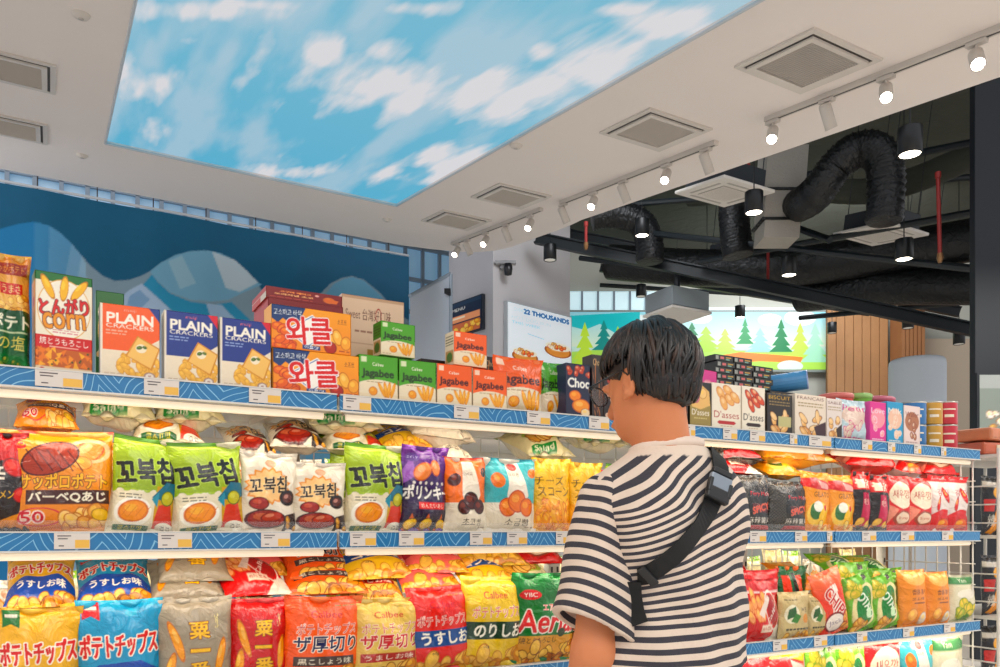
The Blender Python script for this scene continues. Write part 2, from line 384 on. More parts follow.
def d_wakle(w, h, r):
    a = A_(w, h, r, '#f0a024'); a.grad(0, 1, '#f4ac28', '#ee9a1c')
    a.poly([(0, 0), (.42, 0), (.34, .34), (.28, .28), (.22, .4), (.14, .3), (.08, .42), (0, .32)], '#23487c').text('고소하고 바삭', .2, .16, .34, .14, '#e8eef4', '#16305c', .012, rot=-3, bold=.05)
    rg = random.Random(6)
    for _ in range(16): a.blob(rg.uniform(0, .3), rg.uniform(.5, .98), .075, .1, '#e8761c', rg.uniform(-50, 20), '#c04c10', '#f8a850')
    a.blob(.72, .72, .07, .22, '#f6c060', 40, '#d08018', '#fce090').blob(.82, .6, .06, .2, '#f6c060', -20, '#d08018', '#fce090').blob(.93, .72, .07, .17, '#f2b050', 10, '#d08018').blob(.73, .86, .08, .15, '#b8381c', 0, '#8a2010', '#e06040')
    a.poly([(.17, .55), (.5, .14), (.76, .5), (.44, .93)], '#fdf8f0').poly([(.19, .55), (.5, .17), (.74, .5), (.44, .9)], '#3a78b0').poly([(.205, .55), (.5, .195), (.725, .5), (.44, .88)], '#fdf6ec')
    a.text('와클', .46, .52, .56, .62, '#dc2a30', '#ffffff', .016, bold=.09, rot=-5)
    a.rect(.38, .86, .6, .96, '#2a5088').text('와플맛', .49, .91, .18, .07, '#ffffff').text('소프트', .88, .22, .12, .1, '#8a3a10').scrawl(.84, .9, .98, .96, 1, '#b05010'); return a, '#f0a832'
def d_maroon(w, h, r):
    a = A_(w, h, r, '#8c1c1e'); a.text('고구마 케이크', .38, .3, .4, .16, '#f0a060', bold=.05).text('오리지널 초코', .36, .55, .5, .16, '#f4c088', bold=.05)
    a.blob(.82, .55, .09, .3, '#d87828', 0, '#9a4414', '#f0a850').poly([(.76, .4), (.95, .5), (.92, .8), (.78, .78)], '#e07c2c').blob(.66, .3, .03, .1, '#e8b0b0', 0, '#c06060').scrawl(.05, .8, .6, .9, 1, '#c86050'); return a, '#c8321f'
def d_carton(w, h, r):
    a = A_(w, h, r, '#e2c8ae'); a.rect(0, 0, 1, .03, '#caa88c').text('Sweet 台灣好口味', .42, .16, .72, .1, '#7a4a38', bold=.03).scrawl(.2, .3, .5, .34, 1, '#a8806a').ring(.58, .16, .05, .07, .2, '#b04030')
    a.text('우리쌀', .78, .3, .2, .06, '#8888a0').rect(0, .41, 1, .42, '#c8a890').rect(.4, .46, .75, .62, '#b08840').text('가 맛있는 쌀과자', .4, .72, .7, .1, '#3a2a20', bold=.05).text('더 든든하게', .35, .84, .5, .08, '#3a2a20', bold=.05).rect(0, .9, 1, 1, '#2a2624'); return a, '#dcc4ac'
def d_jaga(kind):
    c = {'g': '#5fa832', 'o': '#ee7434'}[kind]; dk = {'g': '#2c4a16', 'o': '#5a1c0c'}[kind]
    def f(w, h, r):
        a = A_(w, h, r, '#ecdcc0'); a.rect(0, 0, 1, .72, c).ell(.5, 1.04, .86, .50, '#f0e2c8').put((a.V > .86), '#eddcbe')
        a.rect(.06, .05, .2, .17, '#dfe6c0' if kind == 'g' else '#f8d8c0')
        a.text('Calbee', .48, .2, .28, .075, '#fdf6e6', bold=.08).text('Jagabee', .48, .42, .8, .21, dk, bold=.12)
        a.scrawl(.2, .59, .6, .62, 1, '#b89a78'); a.blob(.36, .8, .11, .1, '#f0a638', 0, '#d08424', '#f8cc70')
        for u, rt in ((.58, -28), (.68, -10), (.76, 6), (.86, 16)): a.blob(u, .76, .045, .19, '#f2b040', rt, '#d88a20', '#f8cf78')
        a.scrawl(.05, .93, .3, .96, 1, '#c0a080'); return a, c
    return f
def d_black(w, h, r):
    a = A_(w, h, r, '#17171a'); a.text('let', .7, .55, .12, .2, '#e8e8e8', rot=-80, bold=.05).rect(0, .93, 1, .94, '#3a3a40').scrawl(.2, .3, .5, .36, 1, '#55555c'); return a, '#17171a'
def d_choc(w, h, r):
    a = A_(w, h, r, '#1f2548'); rg = random.Random(2)
    for _ in range(9): a.blob(rg.uniform(.1, .95), rg.uniform(.04, .2), .12, .05, '#c8502c', rg.uniform(0, 180), '#7a2814', '#f0c0a0')
    a.text('Choc', .52, .36, .86, .17, '#f4f0e4', '#1b2c70', .012, bold=.08).blob(.38, .6, .24, .1, '#ee9428', 0, '#c86414', '#f8c060').blob(.62, .78, .36, .13, '#f0a040', 0, '#d0701c', '#f8d080').blob(.8, .9, .2, .08, '#f2dcb8', 0, '#b87848'); return a, '#252a50'
def d_brown(w, h, r):
    a = A_(w, h, r, '#33231c'); rg = random.Random(8)
    for _ in range(12): a.blob(rg.uniform(.1, .9), rg.uniform(.25, .95), .16, .06, rg.choice(('#7a4426', '#a86a34', '#5a2c1a')), rg.uniform(0, 180), '#1c110c', '#b88858')
    a.text('Choco', .5, .12, .8, .1, '#d8b888', bold=.05); return a, '#2a1c16'
def d_cookies(w, h, r):
    a = A_(w, h, r, '#2c1a1c'); rg = random.Random(3)
    for _ in range(16): a.ell(rg.uniform(.05, .95), rg.uniform(.05, .95), .1, .045, rg.choice(('#e8c8b0', '#d8a890', '#b04838')))
    return a, '#3a2020'
def d_dasses(kind):
    def f(w, h, r):
        a = A_(w, h, r, '#f0e6d4' if kind != 'k' else '#1c1a18'); rg = random.Random(3)
        if kind == 'k':
            a.rect(0, .5, 1, 1, '#a89458').poly([(.05, .3), (.5, .05), (.9, .2), (.95, .5), (.5, .6), (.1, .55)], '#e8c080').blob(.6, .25, .2, .12, '#f0cc90', 30, '#c89858').blob(.3, .35, .16, .12, '#e090a0', 0, '#b86878')
            a.text("D'asses", .5, .66, .8, .13, '#f8f0e0', bold=.04).scrawl(.2, .78, .8, .82, 1, '#d8c890'); return a, '#1c1a18'
        c1, c2 = (('#ecb878', '#d48c4c') if kind == 'w' else ('#d8603c', '#8c2c1c'))
        for u, v, rt in ((.3, .22, -40), (.55, .15, -60), (.6, .34, -50), (.4, .42, -30), (.78, .28, -55)): a.blob(u, v, .11, .17, c1, rt, c2, '#f8e0b8')
        a.text("D'asses", .5, .67, .84, .15, '#b42c34' if kind == 'w' else '#3a2420', bold=.05).poly([(.25, .8), (.75, .8), (.82, .84), (.75, .88), (.25, .88), (.18, .84)], '#c03c40' if kind == 'w' else '#3c2018'); a.scrawl(.3, .91, .7, .94, 1, '#c8a890'); return a, '#ece0cc'
    return f
def d_biscuit(kind):
    bg = {'d': '#2c221c', 'l': '#eadccb', 'v': '#e8dcd4'}[kind]
    def f(w, h, r):
        a = A_(w, h, r, bg); rg = random.Random(5)
        a.text({'d': 'BISCUIT', 'l': 'FRANÇAIS', 'v': 'SABLÉ'}[kind], .5, .1, .84, .09, '#d8b04c' if kind == 'd' else '#7a4438', bold=.05)
        a.scrawl(.1, .2, .9, .3, 2, '#a89060')
        for _ in range(8): a.blob(rg.uniform(.2, .85), rg.uniform(.45, .9), .17, .08, rg.choice(('#e8b878', '#d89c5c', '#f0cc98')), rg.uniform(0, 180), '#8a5430', '#f8dcb0')
        if kind != 'd': a.poly([(.6, .75), (1, .6), (1, 1), (.7, 1)], '#4a2430' if kind == 'l' else '#402c28')
        else: a.rect(.45, .55, .95, .8, '#c8c090')
        return a, bg
    return f
def d_pack(bg, c1, c2, word, seed=1):
    def f(w, h, r):
        a = A_(w, h, r, bg, seed); rg = random.Random(seed)
        a.ell(.5, .4, .42, .24, c1).text(word, .5, .22, .8, .13, c2, bold=.06)
        for _ in range(6): a.blob(rg.uniform(.2, .8), rg.uniform(.4, .85), .14, .07, c1, rg.uniform(0, 180), c2, '#f8ecd8')
        a.scrawl(.15, .9, .85, .95, 1, c2); return a, bg
    return f
def d_bbq(w, h, r):
    a = A_(w, h, r, '#f0a030'); a.grad(0, 1, '#f2a836', '#e89430').rect(0, 0, 1, .035, '#d8542a')
    a.blob(.78, .2, .17, .1, '#f0a050', -30, '#d06a20', '#f8d8a0').ring(.78, .2, .2, .12, .25, '#f4d0a0').blob(.7, .32, .1, .07, '#eeb060', 0, '#d08030')
    a.ell(.42, .28, .28, .15, '#5c1c10', -20).ell(.42, .28, .26, .135, '#b0482c', -20)
    for k in range(5): a.line([(.22 + k * .09, .2), (.34 + k * .09, .4)], .012, '#6a2414')
    a.ell(.14, .14, .09, .05, '#d8341c', 20).rect(.04, .06, .26, .09, '#2f6a44').text('BBQ', .15, .145, .13, .04, '#f8d040', bold=.06)
    a.text('サッポロポテト', .53, .5, .8, .145, '#f8c42c', '#7a3410', .008, bold=.1).rect(.2, .585, .96, .72, '#54220f')
    a.text('バーベQあじ', .57, .652, .7, .1, '#fbf2dc', bold=.09)
    a.text('50', .25, .84, .2, .1, '#d42c44', '#fbe8e0', .012, bold=.1).ring(.32, .84, .2, .09, .12, '#d84050')
    a.chips(.5, .78, .85, .93, 16, .1, ('#f4c478', '#ecb05c', '#f8d490'), '#c88030').blob(.86, .82, .09, .06, '#f2c83c', 0, '#b88a18'); return a, '#e09030'
def d_turtle(w, h, r):
    a = A_(w, h, r, '#a8c030'); a.grad(0, .55, '#b2c83a', '#a0b82a').rect(0, 0, 1, .045, '#6a9a2c')
    a.put(a.V > .54 + .05 * np.abs(((a.U * 5.5) % 1) * 2 - 1) + .02 * np.sin(a.U * 30), '#eae0c6').poly([(.0, .5), (.1, .9), (0, 1)], '#d8ccb0')
    a.text('꼬북칩', .48, .36, .84, .27, '#1c2014', '#c4d868', .008, rot=-7, bold=.1)
    a.rect(.66, .5, .98, .98, '#d0a82c').poly([(.6, .62), (.8, .45), (.98, .46), (1, .6), (.84, .66)], '#1c7a90').poly([(.64, .98), (.72, .7), (.9, .66), (.98, .98)], '#d8503a').blob(.84, .62, .1, .08, '#c8c040', 0, '#58782a', '#e0e070').poly([(.6, .64), (.7, .56), (.7, .72)], '#3a9cb0')
    a.ell(.36, .78, .27, .15, '#fbf6e8').blob(.36, .775, .22, .115, '#f0a022', -8, '#d8801a', '#f8c860')
    for k in range(4): a.line([(.2 + k * .1, .83), (.3 + k * .1, .72)], .006, '#d88418')
    a.scrawl(.12, .6, .44, .65, 2, '#5a5a4a').rect(.1, .92, .6, .98, '#1f6a34').text('콘스프맛', .34, .95, .34, .045, '#f0d850', bold=.06).ell(.84, .93, .14, .06, '#f4efe0').text('겹겹', .84, .93, .14, .05, '#222', bold=.05); return a, '#d8ceb0'
def d_turtle_choco(w, h, r):
    a = A_(w, h, r, '#ece2d0'); a.mottle(.04, .2).ell(.5, .14, .1, .05, '#d8a888').burst(.45, .42, .42, .24, 16, '#e8a050').burst(.45, .42, .37, .21, 16, '#f4cc94')
    a.text('꼬북칩', .46, .41, .66, .2, '#2a1812', '#f8e4c0', .006, rot=-5, bold=.09)
    a.ell(.82, .56, .14, .1, '#2c1814').blob(.82, .56, .1, .07, '#6a3424', -30, '#1c0e0a', '#e8b0a0').blob(.3, .64, .17, .08, '#a8301c', 0, '#6a180c', '#d87050')
    a.blob(.42, .83, .36, .12, '#a02c18', 0, '#5c1408', '#e08860').blob(.52, .8, .2, .06, '#c04828', -10, '#882010', '#f0b090')
    a.poly([(.72, .98), (.76, .78), (.98, .74), (1, .98)], '#3a2014').sticks(.78, .82, .96, .96, 5, .05, .04, '#d8a030', '#8a5a18'); return a, '#e6dac8'
def d_purple(w, h, r):
    a = A_(w, h, r, '#4a1c68'); a.grad(0, .3, '#7a2c94', '#56207a').grad(.3, .8, '#4a1e70', '#2c1040').rect(0, 0, 1, .05, '#8a44a4').poly([(0, .3), (.2, .12), (.25, .35), (0, .45)], '#9c64b4')
    a.blob(.38, .3, .15, .13, '#f09450', 50, '#c86030', '#f8c090').blob(.66, .25, .12, .1, '#f09450', -30, '#c86030', '#f8c090').ell(.2, .14, .13, .05, '#6a4890').text('コイケヤ', .2, .14, .2, .03, '#e0d8f0')
    for k in range(6): a.ell(.2 + k * .13, .43, .03, .018, '#e8e0d8')
    a.text('ポリンキー', .5, .535, .96, .16, '#f6f0e8', '#2c0c40', .008, bold=.1, shear=.1)
    a.rect(.28, .65, .88, .73, '#e0302c').text('めんたいあじ', .58, .69, .5, .05, '#ffe8d8', bold=.05).grad(.8, 1.01, '#2c1440', '#241030')
    for u in (.18, .5, .84): a.poly([(u - .15, .97), (u - .02, .78), (u + .15, .97)], '#d0702c').blob(u, .9, .14, .07, '#ecc030', 0, '#5a3c10', '#f6dc60')
    return a, '#5a2c7c'
def d_bread(kind):
    top, ch, hi = {'o': ('#f08434', '#5a1c10', '#a04c34'), 't': ('#5cbcc0', '#e8841c', '#f8b860')}[kind]
    def f(w, h, r):
        a = A_(w, h, r, '#ebe0cc'); a.rect(0, 0, 1, .6, top).rect(0, 0, 1, .04, '#d8582a' if kind == 'o' else '#48a4b0')
        a.poly([(.4, .06), (.62, .06), (.8, .5), (.72, .62), (.42, .62), (.36, .5)], '#f0e6d6').ell(.5, .12, .09, .05, '#c83c30' if kind == 't' else '#f2eadc').text('オリジナル' if kind == 'x' else '오리온', .5, .22, .22, .045, '#8a6a50')
        a.blob(.2, .3, .12, .1, ch, 60, ch, hi).blob(.88, .2, .09, .06, ch, 0, ch, hi)
        for u, v, rr in ((.38, .66, .15), (.56, .58, .18), (.76, .66, .15)): a.blob(u, v, rr, rr * a.A * 1.0, ch, 0, '#3a100a' if kind == 'o' else '#c8600c', hi)
        a.text('초코빵' if kind == 'o' else '소금빵', .58, .86, .46, .1, '#3a2c24', bold=.06).scrawl(.74, .92, .92, .95, 1, '#9a8470'); return a, '#e4d8c4'
    return f
def d_yellow(w, h, r):
    a = A_(w, h, r, '#f0b424'); a.grad(0, .6, '#f4c840', '#eebc2c').text('チーズ', .4, .3, .7, .12, '#3c2a14', bold=.06).text('スコーン', .5, .45, .8, .12, '#4a3010', bold=.05).sticks(.1, .6, .95, .97, 24, .1, .055, '#f0a41c', '#d07c10', 4, -60, 60); return a, '#ecb63c'
def d_chilli(w, h, r):
    a = A_(w, h, r, '#2a1a1a'); a.rect(0, 0, 1, .28, '#c8281e').blob(.7, .35, .25, .09, '#d8382c', 30, '#8c1810', '#f07060').blob(.85, .62, .18, .08, '#d8382c', -20, '#8c1810', '#f07060').text('辛', .3, .42, .4, .2, '#f4e8d8', bold=.08).poly([(.3, .9), (.9, .78), (1, .88), (.5, .97)], '#e8a030').text('ラーメン', .4, .62, .6, .08, '#f0c040'); return a, '#301c1c'
def d_chips(bg, band, bandtxt, wordc, brand='Calbee', sub=None, word='ポテトチップス', wout='#fdf4e4', base='#f0b844', topc=None, wide=False):
    def f(w, h, r):
        a = A_(w, h, r, bg); a.grad(0, .1, topc or bg, bg)
        if brand == 'K':                                    # round family of bags with a ribbon badge
            a.poly([(.06, .02), (.26, .02), (.26, .19), (.16, .15), (.06, .19)], band).rect(.09, .06, .23, .09, '#f0e8d8')
            a.text(word, .5, .42, .92, .22, wordc, wout, .012, bold=.1, rot=-3)
            a.poly([(0, .72), (.25, .6), (.75, .58), (1, .7), (1, .95), (0, .95)], '#2458a8').text('うすしお味', .5, .74, .7, .12, '#f6f2e4', bold=.08).chips(0, .88, 1, 1, 16, .12)
            a.ell(.62, .12, .07, .04, topc or bg); return a, bg
        a.text(brand, .5, .2, .4, .075, wordc if brand != 'x' else bg, bold=.06)
        a.text(word, .52, .36 if sub else .38, .8, .13, wordc, wout, .007, bold=.05, rot=-1)
        if sub: a.text(sub, .52, .53, .84, .17, '#1f2c5c' if bg == '#ee7030' else wordc, '#fdf0dc', .009, bold=.1).rect(.1, .67, .9, .78, band).text(bandtxt, .5, .725, .7, .07, '#f6ecd8', bold=.05)
        else: a.rect(0, .49, 1, .68, band).text(bandtxt, .55, .585, .78, .14, '#fbf4e4', bold=.1)
        a.chips(.0, .82, 1, 1.0, 20, .12, rim='#c88a30').text('60g', .35, .76, .1, .035, '#3c3420') if not sub else a.chips(.1, .84, .9, 1.0, 16, .12)
        a.scrawl(.62, .1, .9, .12, 1, '#a89048'); return a, bg
    return f
def d_millet(bg):
    def f(w, h, r):
        a = A_(w, h, r, bg); a.mottle(.06, .3)
        a.blob(.24, .42, .06, .22, '#eea83c', -18, '#c87c20', '#f8d080').blob(.82, .6, .06, .2, '#eea83c', 10, '#c87c20', '#f8d080').blob(.16, .7, .06, .18, '#eea83c', 12, '#c87c20')
        for k, ch in enumerate('粟一番'): a.text(ch, .54, .32 + k * .2, .26, .16 if ch != '一' else .035, '#f2c440', '#8a4a14', .008, bold=.1)
        a.text('こだわり', .78, .24, .05, .14, '#f4e4a0', bold=.04); return a, bg
    return f
def d_aerial(w, h, r):
    a = A_(w, h, r, '#15803a'); a.grad(0, .3, '#1f9444', '#12702f').ell(.24, .24, .16, .055, '#d82c2c').text('YBC', .24, .24, .2, .05, '#f8f0e4', bold=.06)
    a.text('エアリアル', .62, .38, .44, .07, '#e83034', '#fbf4e8', .006, bold=.06).text('Aerial', .5, .53, .88, .24, '#d8222c', '#fbf4e8', .013, bold=.1, shear=.15)
    a.rect(0, .69, 1, 1, '#dfa84c').text('焼とうもろこし', .36, .74, .56, .07, '#2c2010', bold=.07).chips(0, .8, 1, .98, 24, .09, ('#e8a83c', '#c87c20', '#f4c868'), '#8a5014').ell(.7, .66, .06, .05, '#2a4a1c'); return a, '#1a7838'
def d_carbon(w, h, r):
    a = A_(w, h, r, '#3a3632'); a.put((((a.U * a.A * 34).astype(int) + (a.V * 34).astype(int)) % 2) * .35, '#8a8478').ell(1.05, .5, .75, .6, '#2c2a28')
    a.text('Fiery Mala', .66, .34, .56, .09, '#e83048', bold=.08).text('Crisps', .9, .34, .16, .08, '#e8e0d8', bold=.05).rect(.42, .5, .96, .66, '#6a1a1c').text('SPICY', .68, .58, .5, .12, '#e83c2c', '#f0b090', .005, rot=-12, bold=.08).text('麻辣薯片', .64, .79, .62, .11, '#e8e0d4', bold=.08).rect(.34, .88, .94, .95, '#c82838'); return a, '#3c3834'
def d_gold(w, h, r):
    a = A_(w, h, r, '#eea41e'); a.poly([(0, .14), (.4, .1), (1, .2), (1, .3), (.4, .3), (0, .26)], '#d03024').poly([(.5, .14), (1, .24), (1, .3), (.6, .27)], '#f0b8b0').text('GELATO', .6, .38, .6, .08, '#6a4414', bold=.04).ell(.45, .7, .36, .2, '#f4d070').ell(.36, .66, .2, .14, '#3f7a3c').ell(.42, .58, .14, .09, '#f4efe0').ell(.62, .74, .16, .14, '#f4c848').ell(.66, .6, .06, .05, '#d84024').sticks(.5, .85, .9, .95, 6, .06, .06, '#f4dc90'); return a, '#e8a02c'
def d_darkred(w, h, r):
    a = A_(w, h, r, '#2a1414'); a.rect(0, 0, 1, .3, '#d8341c').text('불닭', .5, .2, .7, .14, '#f6e4d0', bold=.08).rect(.3, .35, .75, .9, '#c8305c').text('매운맛', .52, .5, .36, .1, '#f8d8c8', bold=.06).chips(.1, .8, .9, .98, 6, .14, ('#f0a040', '#e8c070')); return a, '#3a1a16'
def d_redwhite(w, h, r):
    a = A_(w, h, r, '#d8281c'); a.ell(.5, .35, .4, .24, '#f2e4cc').text('새우깡', .5, .33, .62, .15, '#b8241c', bold=.06).ell(.5, .75, .34, .13, '#a85840').ell(.5, .75, .26, .1, '#f0d8c0').text('Shrimp', .5, .76, .4, .06, '#b83a2c').poly([(0, .5), (.3, .6), (0, .9)], '#f0a088'); return a, '#d83028'
def d_whiterred(w, h, r):
    a = A_(w, h, r, '#ece0d8'); a.rect(0, 0, 1, .12, '#d82a28').blob(.6, .35, .08, .16, '#d8342c', -25, '#b01c18').blob(.3, .5, .07, .14, '#d8342c', 20, '#b01c18').text('감자', .5, .3, .5, .12, '#c8302c', bold=.06).ell(.5, .95, .6, .35, '#d8301c').blob(.5, .86, .26, .1, '#e87828', 0, '#b84818'); return a, '#e4d4cc'
def d_redchips(w, h, r):
    a = A_(w, h, r, '#d4261c'); a.rect(0, 0, 1, .2, '#c8202c').rect(0, .2, 1, .22, '#f4e0d8').sticks(.05, .25, .45, .6, 18, .13, .05, '#f4b078', '#d8702c', 3, -70, -10)
    a.ell(.66, .5, .22, .17, '#b01818', 40).ring(.66, .5, .27, .24, .1, '#f6e8dc', 40).text('Calbee', .66, .5, .4, .1, '#fbf0e4', rot=-50, bold=.05).rect(.36, .72, .68, .84, '#f0dcc8').text('辣味薯条', .52, .78, .28, .06, '#b8201c', bold=.06).poly([(.6, 1), (.8, .78), (1, .7), (1, 1)], '#ece4d4').poly([(.3, .55), (.5, .25), (.56, .3), (.42, .62)], '#f0e0d4'); return a, '#cc2c24'
def d_leaf(w, h, r):
    a = A_(w, h, r, '#ccb888'); a.scrawl(.12, .16, .55, .2, 1, '#6a5a38').ell(.32, .46, .2, .2, '#ece4c8').ell(.74, .56, .12, .1, '#d89848').poly([(.2, .58), (.22, .36), (.42, .3), (.44, .5)], '#2f6a34').poly([(.3, .62), (.42, .44), (.56, .5), (.46, .66)], '#4a8a3c').text('海苔', .72, .38, .3, .1, '#3a3a20', bold=.06).scrawl(.15, .76, .9, .84, 1, '#3a3a20').chips(.1, .88, .9, .97, 8, .1); return a, '#c4b080'
def d_stripe(w, h, r):
    a = A_(w, h, r, '#17663a'); a.poly([(.1, .1), (.3, .1), (.45, 1), (.25, 1)], '#e85428').poly([(.5, .1), (.7, .1), (.8, 1), (.6, 1)], '#e85428').rect(0, 0, 1, .14, '#1a6a3c').rect(.4, .1, .5, 1, '#1b2c24'); return a, '#e87030'
def d_chipsred(w, h, r):
    a = A_(w, h, r, '#e4502e'); a.grad(0, .4, '#ee8a5c', '#e4502e').text('CHIPS', .5, .52, .26, .62, '#f8ece0', bold=.06).text('CHIPS', .5, .5, .8, .2, '#c8202c', '#f8ece0', .012, rot=58, bold=.08).ell(.4, .78, .32, .16, '#8c1a1a').ell(.4, .78, .27, .13, '#f0e4d8').text('Jack', .4, .78, .4, .09, '#8a7a88', bold=.05).chips(.7, .7, .98, .98, 8, .12, ('#f0b070', '#e89850')); return a, '#e46a48'
def d_green(w, h, r):
    a = A_(w, h, r, '#7cb83c'); a.mottle(.1, .2).ell(.5, .55, .36, .42, '#e8dca8', 35).ell(.5, .55, .27, .36, '#1f8a3c', 25).text('POTATO', .5, .5, .72, .17, '#eef4e0', rot=60, bold=.07).ell(.55, .66, .1, .09, '#d8f0c8').chips(.1, .1, .5, .35, 8, .12, ('#e8d060', '#d0c048'), '#8aa02c').chips(.1, .75, .5, .95, 8, .12, ('#e8c078', '#e0a858')).rect(.6, .03, .8, .12, '#4a2c18'); return a, '#6cac44'
def d_amber(w, h, r):
    a = A_(w, h, r, '#e8982c'); a.ell(.5, .15, .4, .12, '#f2bc6c').text('香脆', .4, .38, .3, .1, '#6a3410', bold=.06).text('薯片', .72, .38, .22, .09, '#6a3410', bold=.06).text('芝士味', .5, .5, .5, .05, '#6a3410').rect(.35, .57, .75, .585, '#6a3410').blob(.35, .78, .18, .12, '#f2b868', 0, '#d88830').blob(.7, .85, .12, .12, '#ece0d0', 0, '#c8a888'); return a, '#e09838'
def d_pale(w, h, r):
    a = A_(w, h, r, '#e4dcc0'); a.rect(0, .05, 1, .2, '#58945c').text('Yam', .4, .12, .3, .07, '#f0f0d8').ell(.5, .4, .3, .1, '#f2ead8').chips(.2, .55, .8, .85, 12, .13, ('#b8c048', '#d8c848'), '#7a8a2c').poly([(.2, .95), (.5, .8), (.8, .97)], '#6a9838'); return a, '#dcd4b8'
def d_crispveg(w, h, r):
    a = A_(w, h, r, '#e6dcb4'); a.rect(0, 0, 1, .08, '#8ab03c').text('じゃがりこ', .5, .3, .7, .12, '#d8702c', bold=.06).ell(.5, .6, .4, .2, '#b8c85c').chips(.2, .5, .8, .75, 10, .13, ('#e8b050', '#f0c878')).rect(.1, .85, .6, .95, '#1f8a3c').text('Salad', .35, .9, .4, .06, '#f4f0dc', bold=.05); return a, '#e4dab8'
def d_blackorange(w, h, r):
    a = A_(w, h, r, '#2c1c18'); a.rect(.1, .28, .9, .52, '#ece0d4').text('赤辣', .5, .4, .66, .18, '#d82c2c', bold=.08).ell(.2, .85, .24, .13, '#ee8c20').blob(.65, .8, .22, .14, '#e8582c', 0, '#a82c14').ell(.7, .15, .15, .06, '#d8c060'); return a, '#2c1c18'
DESIGNS = {
 'salt': d_salt, 'corn': d_corn, 'plain_o': d_plain('o'), 'plain_b': d_plain('b'), 'wakle': d_wakle, 'maroon': d_maroon, 'carton': d_carton,
 'jaga_g': d_jaga('g'), 'jaga_o': d_jaga('o'), 'black': d_black, 'choc': d_choc, 'brown': d_brown, 'cookies': d_cookies,
 'das_k': d_dasses('k'), 'das_w': d_dasses('w'), 'das_r': d_dasses('r'), 'bis_d': d_biscuit('d'), 'bis_l': d_biscuit('l'), 'bis_v': d_biscuit('v'),
 'pinkpack': d_pack('#c8d8dc', '#e8d0c0', '#d83c8c', 'Petit', 3), 'pinkbox': d_pack('#e04c9c', '#f4a8b0', '#fbe4ec', 'Love', 4), 'bluebox': d_pack('#3ca4c8', '#f0c8b0', '#f4ece0', 'Milk', 5), 'waferbox': d_pack('#ecd8d0', '#b88060', '#8a3c34', 'Wafer', 6),
 'bbq': d_bbq, 'turtle': d_turtle, 'turtle_choco': d_turtle_choco, 'purple': d_purple, 'bread_o': d_bread('o'), 'bread_t': d_bread('t'), 'yellow': d_yellow, 'chilli': d_chilli,
 'k_yellow': d_chips('#eab830', '#2a7a38', '', '#d8342c', 'K', topc='#e6b02c'), 'k_blue': d_chips('#1ba0c4', '#d0283c', '', '#d8342c', 'K', topc='#28b0cc'),
 'thick_o': d_chips('#ee7030', '#5a4a44', '黒こしょう味', '#c8203c', sub='ザ厚切り', topc='#ec6434'), 'thick_y': d_chips('#e4c470', '#b83c34', 'うましお味', '#cc2838', sub='ザ厚切り', topc='#dcb860'),
 'light_salt': d_chips('#e03c30', '#1c5a94', 'うすしお', '#d02848', topc='#d82c28'), 'nori': d_chips('#e8c634', '#1f4a2c', 'のりしお', '#d82850', topc='#e0c460'),
 'millet_g': d_millet('#a89c88'), 'millet_r': d_millet('#cc2c2c'), 'aerial': d_aerial, 'carbon': d_carbon, 'gold': d_gold, 'darkred': d_darkred,
 'redwhite': d_redwhite, 'whitered': d_whiterred, 'redchips': d_redchips, 'leaf': d_leaf, 'stripe': d_stripe, 'chipsred': d_chipsred, 'green': d_green, 'amber': d_amber, 'pale': d_pale, 'veg': d_crispveg, 'blackorange': d_blackorange,
 'pinkshrimp': d_chips('#f07c74', '#d84858', 'えびせん', '#e83c4c', brand='x', topc='#ee8c80'), 'yellow_blue': d_chips('#e8c040', '#2c5c9c', 'コンソメ', '#2c4c9c', topc='#ecd070'),
 'greenhill': d_pack('#2f7a34', '#e8c888', '#f0ead0', 'Crunch', 7),
}
# ------------------------------------------------------------------ shelving bays
SZ = {'T': 0.333, 'M': -0.007, 'L': -0.390, 'B': -0.760, 'G': -1.13}      # shelf surfaces, relative to the eye height
RT = {'T': 0.338, 'M': -0.003, 'L': -0.379, 'B': -0.749, 'G': -1.119}     # top of each price rail
steel = mat('white_powder_coat', (214, 208, 198), 0.35, noise=0.02, nscale=30)
glow = mat('led_tube_glow', (255, 240, 214), 0.4, emit=.55, ecol=(255, 232, 200))
clear = mat('clear_acrylic', (235, 240, 240), 0.05, alpha=0.05, spec=0.5)
def rail_material():
    m = mat('blue_rail_print', (36, 128, 176), 0.35, coat=0.3); nt = m.node_tree; b = nt.nodes['Principled BSDF']; L = nt.links
    tc = nt.nodes.new('ShaderNodeTexCoord'); sp = nt.nodes.new('ShaderNodeSeparateXYZ'); L.new(tc.outputs['Object'], sp.inputs[0])
    nz = nt.nodes.new('ShaderNodeTexNoise'); nz.inputs['Scale'].default_value = 9; nz.inputs['Detail'].default_value = 0; L.new(tc.outputs['Object'], nz.inputs['Vector'])
    def M(op, a, b_=None, c=None):
        n = nt.nodes.new('ShaderNodeMath'); n.operation = op
        for i, q in enumerate((a, b_, c)):
            if q is None: continue
            if isinstance(q, (int, float)): n.inputs[i].default_value = q
            else: L.new(q, n.inputs[i])
        return n.outputs[0]
    xs = M('ADD', sp.outputs['X'], M('MULTIPLY', nz.outputs['Fac'], 0.10))
    pp = M('PINGPONG', xs, 0.055)
    f = M('FRACT', M('MULTIPLY', M('ADD', M('MULTIPLY', sp.outputs['Z'], 0.8), M('SUBTRACT', pp, M('MULTIPLY', nz.outputs['Fac'], 0.02))), 52.0))
    mk = M('LESS_THAN', f, 0.13)
    mx = nt.nodes.new('ShaderNodeMix'); mx.data_type = 'RGBA'; mx.inputs['A'].default_value = (*lin((20, 112, 166)), 1); mx.inputs['B'].default_value = (*lin((126, 184, 214)), 1)
    L.new(mk, mx.inputs['Factor']); L.new(mx.outputs['Result'], b.inputs['Base Color']); return m
railm = rail_material()
